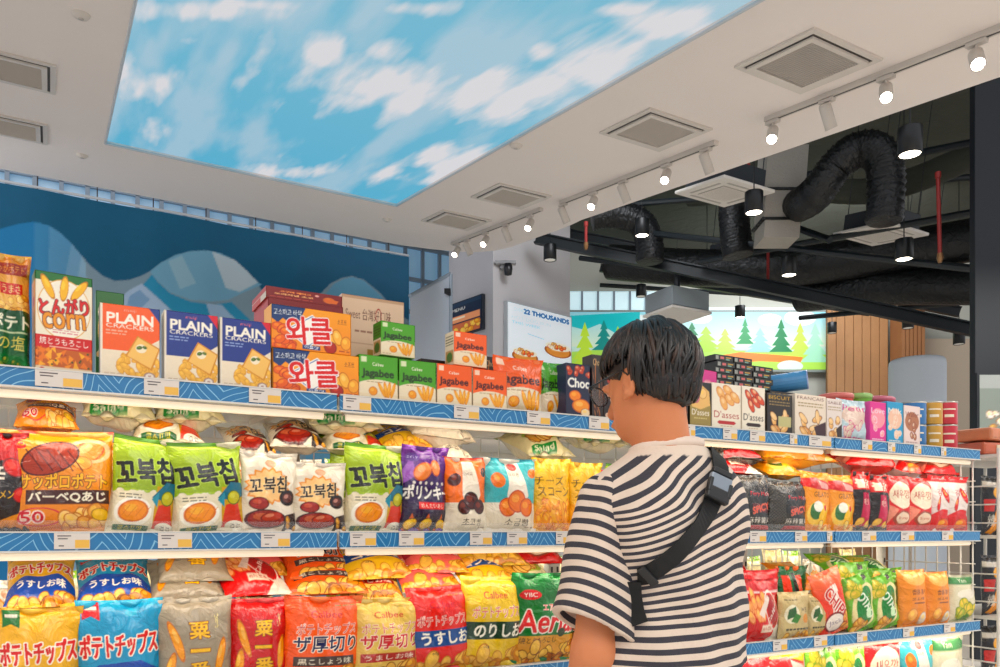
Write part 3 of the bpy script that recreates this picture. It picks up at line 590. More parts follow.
BAY = 0.93
def make_bay():
    root = empty('shelving_bay', (0, 0, 0), YAW)
    for sh in 'TMLBG':
        z = CZ + SZ[sh]; zt = CZ + RT[sh]
        b = MB(); b.box((BAY / 2, .215, z - .011), (BAY - .006, .42, .022), steel, bev=.002)
        b.box((BAY / 2, .004, z - .02), (BAY - .006, .006, .03), steel)
        for k in (0.12, BAY - .12): b.box((k, .2, z - .03), (.025, .38, .018), steel)
        sf = b.build('shelf', root)
        r = MB(); r.box((BAY / 2, -.003, zt - .0205), (BAY - .008, .006, .041), railm); r.box((BAY / 2, -.004, zt - .0015), (BAY - .008, .011, .003), steel); r.box((BAY / 2, -.004, zt - .0425), (BAY - .008, .012, .004), steel)
        r.build('price_rail', sf)
        if sh in 'M':
            g = MB(); g.box((BAY / 2, .004, zt + .011), (BAY - .02, .002, .024), clear); g.build('clear_guard', sf)
        if sh in 'TMLB':
            t = MB(); t.tube([(.03, .026, zt - .053), (BAY - .03, .026, zt - .053)], .009, glow, 10); t.box((BAY / 2, .03, zt - .043), (BAY - .05, .03, .006), steel)
            t.build('led_tube', sf, smooth=True)
        b = MB(); b.box((BAY / 2, .68, z - .011), (BAY - .006, .42, .022), steel, bev=.002); b.box((BAY / 2, .893, z - .02), (BAY - .006, .006, .04), steel); b.build('rear_shelf', root)
    for x in (.012, BAY - .012):
        b = MB(); b.box((x, .447, .86), (.024, .034, 1.70), steel, bev=.002)
        for k in range(22): b.box((x, .4285, .12 + k * .075), (.006, .004, .02), mat('slot_dark', (60, 58, 56), .6))
        b.build('upright', root)
    b = MB()
    for k in range(1, 13): b.box((k * BAY / 13, .45, .88), (.0035, .0035, 1.5), steel)
    for k in range(20): b.box((BAY / 2, .454, .16 + k * .077), (BAY - .03, .0035, .0035), steel)
    b.build('wire_panel', root)
    b = MB(); b.box((BAY / 2, .44, .06), (BAY - .004, .86, .12), steel, bev=.003); b.build('plinth', root)
    return root
S0 = -0.307
bay = make_bay(); bays = [bay]
blabel = ['white shelving bay at the near end under the orange and blue cracker boxes',
          'white shelving bay holding the orange potato stick boxes, next to the shopper',
          'white shelving bay hidden mostly behind the shopper in the striped shirt',
          'white shelving bay at the far end holding the coloured cans']
for i in range(4):
    r = bay if i == 0 else copy_tree(bay)
    r.location = (*(W(S0 + BAY * i, 0, 0)).xy, 0); tag(r, blabel[i], 'shelving', 'shelving bays of the snack aisle')
for i in range(4):                                             # the LED strips under the shelves give real light
    for sh in 'TMLB':
        ld = bpy.data.lights.new('led_strip_light', 'AREA'); ld.shape = 'RECTANGLE'; ld.size = .86; ld.size_y = .03; ld.energy = 1.15; ld.color = (1.0, .87, .70)
        lo = link('led_strip_light', ld); lo.location = W(S0 + BAY * (i + .5), .028, RT[sh] - .066)
        d = (N * .55 + Vector((0, 0, -1))).normalized(); lo.rotation_euler = d.to_track_quat('-Z', 'Y').to_euler()
        lo.parent = None
# wire end panel of the last bay
b = MB(); e0 = S0 + 4 * BAY + .006
for k in range(9): p = W(e0, .03 + k * .052, -.37); b.box((p.x, p.y, .88), (.005, .005, 1.5), steel)
for k in range(18): b.tube([W(e0, .02, -1.2 + k * .088), W(e0, .46, -1.2 + k * .088)], .003, steel, 6)
o = b.build('wire_end_panel'); tag(o, 'white wire grid panel closing the far end of the shelving', 'wire panel')

# price labels clipped on the rails
wl = mat('label_white', (216, 206, 196), .45); yl = mat('label_yellow', (232, 178, 70), .45); dk = mat('label_ink', (96, 84, 84), .6)
def make_label(wd):
    b = MB(); h = .034
    b.box((0, 0, 0), (wd, .0016, h), wl); b.box((wd * .28, -.001, -.006), (wd * .4, .0012, h * .5), yl)
    for k, (x, z, l) in enumerate(((-.22, .011, .42), (-.26, .005, .3), (-.3, -.010, .16))): b.box((wd * x, -.001, z), (wd * l * .9, .0008, .0022), dk)
    return b
LAB = {'T': [(35, 83), (144, 179), (249, 281), (343, 371), (454, 479), (527, 550), (589, 609), (685, 695), (723, 737), (750, 765), (790, 797), (809, 831), (862, 872), (888, 895), (914, 921), (941, 946)],
       'M': [(54, 90), (158, 192), (261, 290), (350, 376), (399, 424), (470, 492), (507, 527), (556, 568), (750, 766), (795, 807), (827, 832), (862, 876), (901, 914), (942, 953)],
       'L': [(773, 787), (814, 827), (857, 867), (903, 914), (944, 955)]}
SN = {'T': 'top rail', 'M': 'middle rail', 'L': 'lower rail'}
UNDER = {('T', 0): 'below the corn snack box', ('T', 1): 'below the gap between orange and blue cracker boxes', ('T', 2): 'below the second blue cracker box', ('T', 3): 'below the first green potato stick box',
 ('T', 4): 'below the first orange potato stick box', ('T', 5): 'below the orange potato stick pouch', ('T', 6): 'close to the face of the shopper', ('T', 7): 'just past the neck of the shopper', ('T', 8): 'below the white biscuit box with red script', ('T', 9): 'below the white biscuit box with dark script',
 ('T', 10): 'narrow one below the dark biscuit box', ('T', 11): 'below the beige biscuit box', ('T', 12): 'below the pink box', ('T', 13): 'below the blue box', ('T', 14): 'below the wafer box', ('T', 15): 'below the golden can',
 ('M', 0): 'below the barbecue potato bag', ('M', 1): 'below the two lime green bags', ('M', 2): 'below the first white and brown bag', ('M', 3): 'below the third lime green bag', ('M', 4): 'below the purple bag', ('M', 5): 'below the orange bun bag', ('M', 6): 'below the turquoise bun bag', ('M', 7): 'touching the sleeve of the shopper',
 ('M', 8): 'below the first dark chequered bag', ('M', 9): 'below the second dark chequered bag', ('M', 10): 'narrow one below the golden bags', ('M', 11): 'below the black and red bags', ('M', 12): 'below the red and cream bags', ('M', 13): 'below the white bag with red chillies',
 ('L', 0): 'below the red chips bag', ('L', 1): 'below the beige leaf bags', ('L', 2): 'below the slanted red chips bag', ('L', 3): 'below the green bags', ('L', 4): 'below the amber bags'}
for sh, lst in LAB.items():
    for i, (x0, x1) in enumerate(lst):
        s0, s1 = s_of(x0, -.008), s_of(x1, -.008); o = make_label(s1 - s0).build('price_label')
        o.location = W((s0 + s1) / 2, -.0085, RT[sh] - .0205); o.rotation_euler = (0, 0, YAW)
        tag(o, 'white price label on the %s %s' % (SN[sh], UNDER[(sh, i)]), 'price label', 'price labels on the shelf rails')

# ------------------------------------------------------------------ goods
_M = {}
def zof(px, py, w):
    return on_w(px, py, w).z - CZ
def place(o, s, w, z, rx=0, ry=0, rz=0):
    o.location = W(s, w, z); o.rotation_mode = 'XYZ'
    o.matrix_world = Matrix.Translation(W(s, w, z)) @ Matrix.Rotation(YAW + math.radians(rz), 4, 'Z') @ Matrix.Rotation(math.radians(rx), 4, 'X') @ Matrix.Rotation(math.radians(ry), 4, 'Y')
KINDW = {}
def good(shape, design, x0, x1, ytop, shelf, w, label, group=None, d=.05, rx=0, ry=0, rz=0, z=None, h=None, cat='snack bag', name='snack_bag', dens=1.45, fat=0.0, wd=None):
    """stand one packet so that its front spans x0..x1 and its top reaches ytop"""
    wf = w
    if shape == 'bag' and ytop > 0: e_ = (x1 - x0) * .045; x0 -= e_; x1 += e_; ytop -= .028 * (530 + 60 - ytop if shelf == 'M' else 90) - (5 if x0 > 730 and shelf == 'L' else 9 if x0 > 730 and shelf == 'M' else 0)
    s0, s1 = s_of(x0, wf), s_of(x1, wf); wd = wd or (s1 - s0); z0 = SZ[shelf] + .001 if z is None else z
    if h is None: h = zof((x0 + x1) / 2, ytop, wf) - z0
    key = (shape, design)
    if key not in _M:
        Ysc = on_w((x0 + x1) / 2, 530, wf).y; res = int(min(170, max(36, h * F / Ysc * dens))); art, back = DESIGNS[design](wd, h, res)
        if shape == 'bag': me = bag_mesh(name, wd, h, d, art, seed=hash_(design), back=back, fat=fat)
        else: me = box_mesh(name, wd, h, d, art, back, sideart=SIDE[design](d, h) if design in SIDE else None)
        _M[key] = (me, wd, h, d)
    me, W0, H0, D0 = _M[key]; o = link(name, me); place(o, (s0 + s1) / 2, w + (d / 2), z0, rx, ry, rz)
    sc = Vector((wd / W0, d / D0, h / H0)); o.matrix_world = o.matrix_world @ Matrix.Diagonal((*sc, 1))
    return tag(o, label, cat, group)
def hash_(s): return sum(ord(c) * (i + 3) for i, c in enumerate(s)) % 9973
def side_corn(d, h):
    a = Art(d, h, 60, '#e8a83c'); a.rect(0, 0, 1, .09, '#1f7a3a').rect(.3, .25, .8, .34, '#d0262a').rect(0, .6, 1, 1, '#b8a898').scrawl(.1, .64, .9, .92, 7, '#70665c'); return a
def side_jaga(col):
    def f(d, h):
        a = Art(d, h, 50, col); a.rect(0, .5, 1, 1, '#ece0cc').scrawl(.1, .12, .9, .4, 4, '#3a4a20').rect(.1, .55, .9, .9, '#c8a878').ell(.5, .75, .3, .15, '#5a8a3c'); return a
    return f
def side_maroon(d, h):
    a = Art(d, h, 30, '#d8d0c4'); a.rect(0, 0, 1, .45, '#b8281e').rect(0, .5, .6, 1, '#c8402c'); return a
SIDE = {'corn': side_corn, 'jaga_g': side_jaga('#4c9028'), 'jaga_o': side_jaga('#e8e0cc'), 'maroon': side_maroon}
def box(*a, **k):
    k.setdefault('cat', 'box'); k.setdefault('name', 'snack_box'); return good('box', *a, **k)
def bag(*a, **k): return good('bag', *a, **k)

# ---- top shelf
bag('salt', -14, 29, 252, 'T', .012, 'tall gold and green potato bag at the near end of the top shelf', d=.06, rz=6)
box('corn', 33, 91, 274, 'T', .012, 'white corn snack carton with red and orange lettering and a green top', d=.055, rz=7, cat='snack carton', name='corn_snack_carton')
box('greenhill', 96, 124, 292, 'T', .16, 'dark green carton showing above the orange cracker box', d=.05)
box('plain_o', 100, 160, 306, 'T', .012, 'orange PLAIN crackers box', d=.05, rz=-1, name='cracker_box')
G = 'blue PLAIN crackers boxes'
box('plain_b', 164, 218, 313, 'T', .012, 'blue PLAIN crackers box next to the orange one', G, d=.05, name='cracker_box')
box('plain_b', 220, 271, 320, 'T', .012, 'blue PLAIN crackers box next to the stacked yellow boxes', G, d=.05, name='cracker_box')
b1 = box('wakle', 273, 359, 352, 'T', .010, 'yellow snack box with red Korean lettering, bottom one of two', 'yellow stacked snack boxes', d=.075)
zt = zof(316, 353, .02) + .001
box('wakle', 271, 351, 309, 'T', .010, 'yellow snack box with red Korean lettering, laid on top of another', 'yellow stacked snack boxes', d=.07, z=zt, rz=1)
box('maroon', 268, 343, 302, 'T', .13, 'maroon snack carton with orange writing, behind the yellow boxes, lower one', 'maroon cartons', d=.16)
zt2 = zof(300, 302, .13) + .001
box('maroon', 266, 342, 291, 'T', .13, 'maroon snack carton with orange writing, uppermost behind the yellow boxes', 'maroon cartons', d=.16, z=zt2)
box('carton', 342, 404, 298, 'T', .19, 'beige cardboard shipping carton with printed lid behind the green boxes', d=.14, cat='carton', name='cardboard_carton')
G = 'green potato stick boxes'
box('jaga_g', 359, 398, 356, 'T', .010, 'green potato stick box in the bottom row, next to the yellow boxes', G, d=.05, name='potato_stick_box')
box('jaga_g', 399, 436, 361, 'T', .010, 'green potato stick box in the bottom row, next to an orange one', G, d=.05, name='potato_stick_box')
zt = zof(400, 357, .035) + .001
box('jaga_g', 380, 415, 323, 'T', .035, 'green potato stick box standing on top of two others', G, d=.05, z=zt, name='potato_stick_box', rz=3)
G = 'orange potato stick boxes'
box('jaga_o', 437, 472, 365, 'T', .010, 'orange potato stick box in the bottom row, touching a green box', G, d=.05, name='potato_stick_box')
box('jaga_o', 473, 507, 370, 'T', .010, 'orange potato stick box in the bottom row, beside the orange pouch', G, d=.05, name='potato_stick_box')
zt = zof(465, 366, .035) + .001
box('jaga_o', 453, 487, 333, 'T', .035, 'orange potato stick box standing on top of two others', G, d=.05, z=zt, name='potato_stick_box', rz=3)
bag('jaga_o', 498, 545, 360, 'T', .010, 'orange potato stick pouch in front of a green pouch', d=.045, cat='pouch', name='potato_stick_pouch')
bag('jaga_g', 541, 569, 364, 'T', .05, 'green potato stick pouch partly behind the orange pouch', d=.045, cat='pouch', name='potato_stick_pouch')
for k, (zz, lb) in enumerate(((.40, 'black snack pouch lying flat, lower of two behind the green boxes'), (.44, 'black snack pouch lying flat, upper of two behind the green boxes'))):
    bag('black', 412, 462 - k * 3, 300, 'T', .14, lb, 'black pouches lying flat', z=SZ['T'] + .07 + k * .05, h=.21, d=.05, rx=-84, rz=4 - 9 * k, cat='pouch', name='black_pouch')
box('brown', 421, 486, 362, 'T', .115, 'dark brown carton hidden under the black pouches', d=.15)
box('brown', 484, 500, 357, 'T', .10, 'dark brown carton showing between orange boxes and orange pouch', d=.05)
box('choc', 566, 590, 364, 'T', .010, 'dark blue chocolate box with orange rounds', d=.05)
box('brown', 592, 604, 355, 'T', .012, 'slim dark brown chocolate box beside the face of the shopper', d=.05)
box('cookies', 604, 622, 368, 'T', .010, 'dark box of red and cream cookies behind the glasses of the shopper', d=.05)
box('brown', 668, 688, 384, 'T', .010, 'dark brown chocolate box just past the nape of the shopper', d=.05)
box('das_k', 690, 711, 382, 'T', .010, 'black and olive biscuit box', d=.05, name='biscuit_box')
box('das_w', 712, 741, 384, 'T', .010, 'white biscuit box with golden rolls and red script', d=.05, name='biscuit_box')
box('das_r', 742, 765, 387, 'T', .010, 'white biscuit box with red rolls and dark script', d=.05, name='biscuit_box')
box('bis_d', 767, 792, 394, 'T', .010, 'dark biscuit box with a golden top line', d=.05, name='biscuit_box')
box('bis_l', 795, 826, 395, 'T', .010, 'beige biscuit box with a plum corner', d=.05, name='biscuit_box')
box('bis_v', 827, 842, 399, 'T', .010, 'slim pale biscuit box beside the pink packet', d=.05, name='biscuit_box')
bag('pinkpack', 842, 869, 402, 'T', .010, 'pale blue and pink packet', d=.04, name='biscuit_packet')
box('pinkbox', 870, 886, 402, 'T', .010, 'bright pink snack box', d=.05)
box('bluebox', 887, 903, 402, 'T', .010, 'sky blue snack box', d=.05)
box('waferbox', 904, 920, 406, 'T', .010, 'cream wafer box with a brown wedge', d=.05)
# dark slim boxes piled on top, further back
zb = zof(745, 388, .12); n = 0
for r_ in range(5):
    for c_ in range(3 if r_ < 4 else 2):
        x0 = 715 + c_ * 19 + (r_ % 2) * 2; n += 1
        col = ('#242a26', '#2c2622', '#1c241e')[(r_ + c_) % 3]
        dn = 'slim%d' % ((r_ * 3 + c_) % 3)
        if dn not in DESIGNS: DESIGNS[dn] = (lambda cc: (lambda w, h, r: (Art(w, h, r, cc).rect(.05, .2, .2, .8, '#a8a8a0').rect(.3, .3, .5, .7, '#d87878').rect(.6, .3, .9, .5, '#c8a050').rect(.6, .6, .8, .8, '#8ab0a0'), cc)))(col)
        box(dn, x0, x0 + 18, 380, 'T', .12, 'slim dark box above the white biscuit boxes, ' + ('lowest', 'second', 'third', 'fourth', 'topmost')[r_] + ' layer, ' + ('near the shopper', 'in the middle', 'near the blue tube')[c_], 'slim dark boxes in a pile', z=zb + r_ * .0215, h=.0205, d=.10, name='slim_box')
box('bis_d', 716, 774, 389, 'T', .12, 'dark carton under the pile of slim boxes', d=.10, h=zb - SZ['T'] - .003)
box('pinkbox', 696, 717, 370, 'T', .11, 'crimson box lying behind the black and olive biscuit box', d=.09, rz=8)

# tins in two layers: lathe bodies with lids
def can_mesh(colr, h, r, name):
    b = MB(); body = mat('can_' + name, colr, .3, metal=.1, coat=.4, noise=.12, nscale=35); lid = mat('can_lid', (190, 186, 176), .3, metal=.8); ink = mat('can_print_cream', (232, 216, 190), .45)
    b.lathe([(0, 0), (r * .95, 0), (r, .004), (r, h - .006)], body); b.lathe([(r, h - .006), (r * 1.03, h - .005), (r * 1.03, h - .001), (r * .93, h), (r * .9, h - .003), (0, h - .003)], lid)
    M_ = []
    for z0, z1, a0, a1 in ((.30, .42, -2.1, -1.3), (.62, .68, -2.2, -1.1)):
        n = 8; vs = []; 
        for k in range(n + 1):
            a = a0 + (a1 - a0) * k / n; vs += [(r * 1.006 * math.cos(a), r * 1.006 * math.sin(a), h * z0), (r * 1.006 * math.cos(a), r * 1.006 * math.sin(a), h * z1)]
        b.add(vs, [(2 * k, 2 * k + 2, 2 * k + 3, 2 * k + 1) for k in range(n)], ink)
    return b
for cn, colr, x0, x1 in (('blue', (36, 110, 170), 915, 933), ('golden', (200, 146, 40), 934, 948), ('red', (196, 30, 48), 949, 963)):
    s0, s1 = s_of(x0, .05), s_of(x1, .05); r_ = (s1 - s0) / 2 * .96; z1 = zof(x0, 423.5, .05); z2 = zof(x0, 400, .05); z0 = SZ['T'] + .001
    if cn == 'blue': pass
    o = None
    for lv, (za, zz) in enumerate(((z0, z1), (z1 + .001, z2))):
        c = can_mesh(colr, zz - za - .001, r_, cn).build('snack_can', smooth=True); c.location = W((s0 + s1) / 2, .05 + r_, za)
        tag(c, '%s snack can, %s of two stacked' % (cn, ('lower', 'upper')[lv]), 'can', 'stacked snack cans')
# tubs showing behind the biscuit row
for cn, colr, x0, x1, y in (('red and white', (216, 60, 44), 839, 862, 391), ('lime green', (110, 170, 40), 862, 878, 392), ('crimson', (176, 30, 60), 878, 905, 394)):
    s0, s1 = s_of(x0, .16), s_of(x1, .16); r_ = (s1 - s0) / 2; z1 = zof(x0, y, .16)
    b = MB(); b.lathe([(0, 0), (r_ * .86, 0), (r_ * .95, z1 - SZ['T'] - .02)], mat('tub_' + cn, colr, .4, noise=.1)); b.lathe([(r_ * .95, z1 - SZ['T'] - .022), (r_, z1 - SZ['T'] - .02), (r_, z1 - SZ['T'] - .004), (r_ * .92, z1 - SZ['T']), (0, z1 - SZ['T'])], mat('tublid_' + cn, tuple(min(255, int(v * .7 + 70)) for v in colr), .35))
    o = b.build('snack_tub', smooth=True); o.location = W((s0 + s1) / 2, .16 + r_, SZ['T'] + .001); tag(o, cn + ' snack tub behind the pink box', 'tub', 'snack tubs')
b = MB(); p0, p1 = W(s_of(776, .17), .05, zof(776, 380, .17)), None
a_ = W(s_of(770, .19), .21, zof(770, 382, .15)); c_ = W(s_of(800, .13), .10, zof(797, 382, .15))
b.tube([a_, a_.lerp(c_, .97), c_], [.036, .036, .036], mat('tube_blue', (74, 140, 190), .35, noise=.15, nscale=25), 20)
b.tube([c_, c_ + (c_ - a_).normalized() * .004], [.038, .036], mat('tube_end', (150, 164, 206), .4), 20)
o = b.build('snack_tube', smooth=False); tag(o, 'blue cardboard snack tube lying on top of the biscuit boxes', 'tube')
box('bis_d', 770, 800, 392, 'T', .11, 'dark carton carrying the blue tube', d=.1)

# ---- middle shelf, standing front row
def mb(design, x0, x1, yt, label, w=.03, d=.06, **k): return bag(design, x0, x1, yt, 'M', w, label, d=d, **k)
mb('chilli', -22, 27, 436, 'black and red chilli snack bag at the near end of the middle shelf', rz=4)
mb('bbq', 4, 114, 424, 'big orange barbecue potato snack bag', ry=-1.5, d=.085, rz=2, h=.222, cat='snack bag')
G = 'lime green Korean corn chip bags'
mb('turtle', 108, 174, 441, 'lime green corn chip bag next to the orange barbecue bag', group=G, d=.07, ry=5)
mb('turtle', 177, 247, 446, 'lime green corn chip bag next to the white and brown bags', group=G, d=.07, ry=-4, w=.022)
mb('turtle', 349, 407, 448, 'lime green corn chip bag beside the purple bag', group=G, d=.07, ry=1)
G = 'white and brown Korean chip bags'
mb('turtle_choco', 243, 297, 456, 'white and brown chip bag beside a lime green bag', group=G, ry=1)
mb('turtle_choco', 296, 347, 466, 'white and brown chip bag, the smaller looking one of two', group=G, rz=-3)
mb('purple', 404, 450, 450, 'purple corn snack bag with Japanese lettering', ry=1, rz=5)
mb('bread_o', 449, 490, 461, 'orange and cream chocolate bun bag', ry=-1)
mb('bread_t', 489, 539, 462, 'turquoise and cream salt bun bag')
mb('yellow', 537, 574, 462, 'yellow corn stick bag beside the turquoise bag', w=.035)
mb('yellow', 575, 606, 466, 'yellow corn stick bag disappearing behind the sleeve')
mb('carbon', 736, 774, 469, 'dark chequered bag with red print, nearest the shopper', group='dark chequered chip bags')
mb('carbon', 775, 811, 475, 'dark chequered bag with red print, beside the golden bags', group='dark chequered chip bags')
mb('gold', 807, 833, 466, 'golden bag with a red ribbon, touching the dark bag', group='golden bags', ry=2)
mb('gold', 832, 859, 469, 'golden bag with a red ribbon, touching the black and red bag', group='golden bags')
mb('darkred', 858, 875, 466, 'black and pink spicy bag beside the golden bags', group='black and red bags')
mb('darkred', 875, 893, 470, 'black and pink spicy bag beside the red and cream bags', group='black and red bags', w=.025)
mb('redwhite', 892, 914, 470, 'red and cream shrimp bag beside the black bag', group='red and cream bags')
mb('redwhite', 913, 936, 472, 'red and cream shrimp bag beside the white chilli bag', group='red and cream bags')
mb('whitered', 934, 954, 470, 'white bag with red chillies, first of the pair', group='white chilli bags')
mb('whitered', 951, 973, 471, 'white bag with red chillies at the very end', group='white chilli bags')
# second row of the middle shelf
for dsg, x0, x1, yt, lb in (('bbq', 70, 118, 445, 'orange potato bag behind the big barbecue bag'), ('turtle', 140, 200, 452, 'lime green chip bag in the second row behind the green pair'), ('turtle_choco', 215, 270, 456, 'white and brown chip bag in the second row'),
    ('turtle_choco', 280, 330, 470, 'white and brown chip bag tucked behind the smaller pair'), ('turtle', 335, 385, 455, 'lime green chip bag tucked behind the third green bag'), ('bread_o', 425, 470, 466, 'orange bun bag behind the purple bag'), ('bread_t', 470, 520, 468, 'turquoise bun bag in the second row'), ('veg', 535, 590, 470, 'cream potato bag behind the yellow bag'),
    ('chilli', 0, 50, 445, 'chilli bag tucked behind the barbecue bag'),
    ('carbon', 755, 790, 478, 'dark chequered bag in the second row'), ('gold', 815, 845, 474, 'golden bag in the second row'), ('redwhite', 860, 892, 474, 'red and cream bag in the second row'), ('whitered', 905, 945, 476, 'white and red bag in the second row')):
    mb(dsg, x0, x1, yt, lb, w=.13, d=.06)
# ---- bags lying on top of the standing ones
def lay(design, x0, x1, ylow, shelf, w, label, L=.20, d=.06, pitch=68, rz=0, group=None, ry=0):
    if shelf == 'M' and x0 > 700: pitch = 68; L = .15; w = .045; ylow += 3; d *= 1.15
    elif shelf == 'M': d *= 1.15; w = max(.07, w - .03)
    return bag(design, x0, x1, 0, shelf, w, label, group, d=d, rx=-pitch, rz=rz, ry=ry, z=zof((x0 + x1) / 2, ylow + (15 if shelf == 'L' else 3), w) + d * .45, h=L)
G = 'chip bags lying on the middle shelf'
lay('bbq', 12, 80, 437, 'M', .11, 'orange barbecue bag lying flat behind the big upright one', group=G)
lay('veg', 82, 160, 430, 'M', .12, 'cream and green chip bag lying flat above the gap of the green bags, nearer one', group=G, d=.08)
lay('veg', 158, 231, 431, 'M', .13, 'cream and green chip bag lying flat beside its twin, farther one', group=G, d=.075)
lay('turtle', 135, 208, 450, 'M', .12, 'lime green chip bag lying flat under the two cream bags', group=G, d=.06)
lay('turtle_choco', 232, 280, 459, 'M', .12, 'white and brown chip bag lying flat, the lowest one', group=G, d=.05)
lay('turtle_choco', 273, 330, 455, 'M', .11, 'white and brown chip bag lying flat beside the cream bag', group=G, d=.06, rz=-8)
lay('veg', 315, 392, 438, 'M', .12, 'plump cream chip bag lying flat above the third green bag', group=G, d=.085)
lay('turtle', 331, 396, 458, 'M', .12, 'lime green chip bag lying flat under the plump cream one', group=G, d=.06)
lay('yellow_blue', 388, 440, 454, 'M', .12, 'pink and yellow chip bag lying flat above the purple bag', group=G, d=.05)
lay('bread_o', 418, 484, 447, 'M', .11, 'orange and cream bun bag lying flat and tilted', group=G, d=.075, ry=10, rz=10)
lay('bread_o', 440, 478, 463, 'M', .12, 'orange and cream bun bag lying flat, the lower one', group=G, d=.05)
lay('veg', 536, 588, 466, 'M', .12, 'cream and green chip bag lying flat above the yellow bag', group=G, d=.085, ry=-6)
lay('veg', 588, 640, 452, 'M', .16, 'cream and green chip bag lying flat near the shoulder of the shopper', group=G, d=.08)
G = 'chip bags lying on the far part of the middle shelf'
lay('carbon', 712, 775, 463, 'M', .14, 'dark chequered bag lying flat above its upright twins', group=G, d=.075)
lay('redchips', 722, 770, 474, 'M', .11, 'red bag lying flat on the dark chequered bag', group=G, d=.05)
lay('gold', 774, 850, 464, 'M', .12, 'large golden bag lying flat and stretched out', group=G, d=.08)
lay('gold', 776, 815, 476, 'M', .10, 'orange golden bag lying flat on the second dark bag', group=G, d=.05)
lay('redwhite', 858, 915, 470, 'M', .11, 'red and cream bag lying flat in a heap', group=G, d=.08)
lay('whitered', 905, 940, 474, 'M', .11, 'white and red bag lying flat beside the heap', group=G, d=.06, rz=12)
lay('redwhite', 935, 972, 476, 'M', .11, 'red bag lying flat at the end of the shelf', group=G, d=.07)

# ---- lower shelf, near part
def lb_(design, x0, x1, yt, label, w=.03, d=.07, **k): return bag(design, x0, x1, yt, 'L', w, label, d=d, **k)
lb_('k_yellow', -4, 78, 612, 'yellow potato chip bag with red lettering and green badge', ry=1)
lb_('k_blue', 78, 161, 604, 'turquoise potato chip bag with red badge')
lb_('millet_g', 160, 234, 602, 'grey puffed millet bag with golden characters', ry=-1)
lb_('millet_r', 230, 292, 602, 'red puffed millet bag with golden characters', w=.04)
lb_('thick_o', 287, 361, 600, 'bright orange thick cut chip bag', ry=2, w=.025)
lb_('thick_y', 356, 424, 602, 'pale yellow thick cut chip bag')
lb_('light_salt', 415, 474, 590, 'red potato chip bag with blue band', ry=-2)
lb_('nori', 466, 524, 580, 'yellow potato chip bag with dark green band', ry=2)
lb_('aerial', 518, 578, 576, 'green corn snack bag with red italic lettering', ry=1)
for dsg, x0, x1, yt, lbx in (('k_yellow', 5, 85, 606, 'yellow chip bag standing in the second row'), ('k_blue', 90, 165, 606, 'turquoise chip bag standing in the second row'), ('millet_g', 170, 235, 606, 'grey millet bag standing in the second row'), ('millet_r', 240, 300, 604, 'red millet bag standing in the second row'),
    ('thick_o', 300, 362, 604, 'orange thick cut bag standing in the second row'), ('thick_y', 366, 424, 606, 'pale yellow thick cut bag standing in the second row'), ('light_salt', 424, 478, 598, 'red chip bag standing in the second row'), ('nori', 480, 530, 590, 'yellow band bag standing in the second row'), ('aerial', 532, 585, 588, 'green corn bag standing in the second row')):
    lb_(dsg, x0, x1, yt, lbx, w=.14, d=.06)
G = 'chip bags lying on the lower shelf'
def ll(design, x0, x1, y, label, w=.08, **k):
    k.setdefault('pitch', 60); return lay(design, x0, x1, y, 'L', w, label, group=G, **k)
ll('k_yellow', 2, 78, 606, 'yellow chip bag lying on the upright yellow bag', L=.21)
ll('k_blue', 76, 157, 602, 'turquoise and white chip bag lying on the upright turquoise bag', L=.2)
ll('millet_g', 152, 232, 598, 'beige millet bag lying flat, lower of the pile', L=.19)
ll('millet_g', 160, 236, 578, 'beige millet bag lying flat, top of the pile', w=.10, L=.19)
ll('redchips', 226, 298, 592, 'red shrimp snack bag lying over the red millet bag', L=.2, rz=8)
ll('pinkshrimp', 232, 292, 570, 'pink and yellow bag lying at the back above the red one', w=.16, d=.05)
ll('thick_o', 289, 372, 590, 'orange chip bag with blue print lying flat, nearer one', L=.2, rz=-6)
ll('thick_o', 292, 368, 572, 'orange chip bag lying flat on another orange one', w=.12, d=.05)
ll('yellow_blue', 350, 424, 574, 'cream and orange chip bag lying flat above the pale yellow bag', w=.10, rz=8)
ll('thick_y', 345, 408, 596, 'pale yellow bag lying flat and crumpled', d=.06, rz=-10)
ll('pinkshrimp', 406, 468, 584, 'pink shrimp bag lying flat, lower of two', d=.05)
ll('pinkshrimp', 412, 472, 566, 'pink shrimp bag lying flat, upper of two', w=.11, d=.05, rz=-8)
ll('yellow_blue', 466, 522, 578, 'blue and yellow chip bag lying on the yellow band bag', d=.05)
ll('yellow_blue', 464, 534, 560, 'cream and yellow chip bag lying flat at the back', w=.13, d=.06)
ll('veg', 505, 565, 578, 'orange and green chip bag lying behind the green corn bag', w=.10, d=.05, rz=6)
ll('redwhite', 520, 572, 556, 'red chip bag lying under the middle rail beside the shopper', w=.16, d=.05)
# ---- lower shelf, far part
lb_('blackorange', 729, 750, 596, 'black bag with an orange print beside the shirt', w=.02)
lb_('redchips', 750, 784, 577, 'red and white french fry snack bag', w=.02)
lb_('redchips', 742, 782, 568, 'red french fry snack bag behind another one', w=.10, d=.05)
lb_('stripe', 783, 813, 564, 'green bag with orange stripes', w=.10)
lb_('leaf', 784, 813, 590, 'beige bag with green leaf print, whole one', w=.015, d=.05)
lb_('leaf', 812, 831, 592, 'beige bag with green leaf print, half hidden one', w=.03, d=.05)
lb_('chipsred', 828, 856, 567, 'red chips bag slanting sideways', w=.02, ry=-14)
lb_('amber', 820, 842, 572, 'orange chip bag behind the slanting red one', w=.10)
lb_('green', 857, 883, 571, 'green chip bag leaning, next to the slanting red one', w=.02, ry=-12, group='green chip bags')
lb_('green', 882, 906, 571, 'green chip bag leaning, next to the amber bags', w=.02, ry=-12, group='green chip bags')
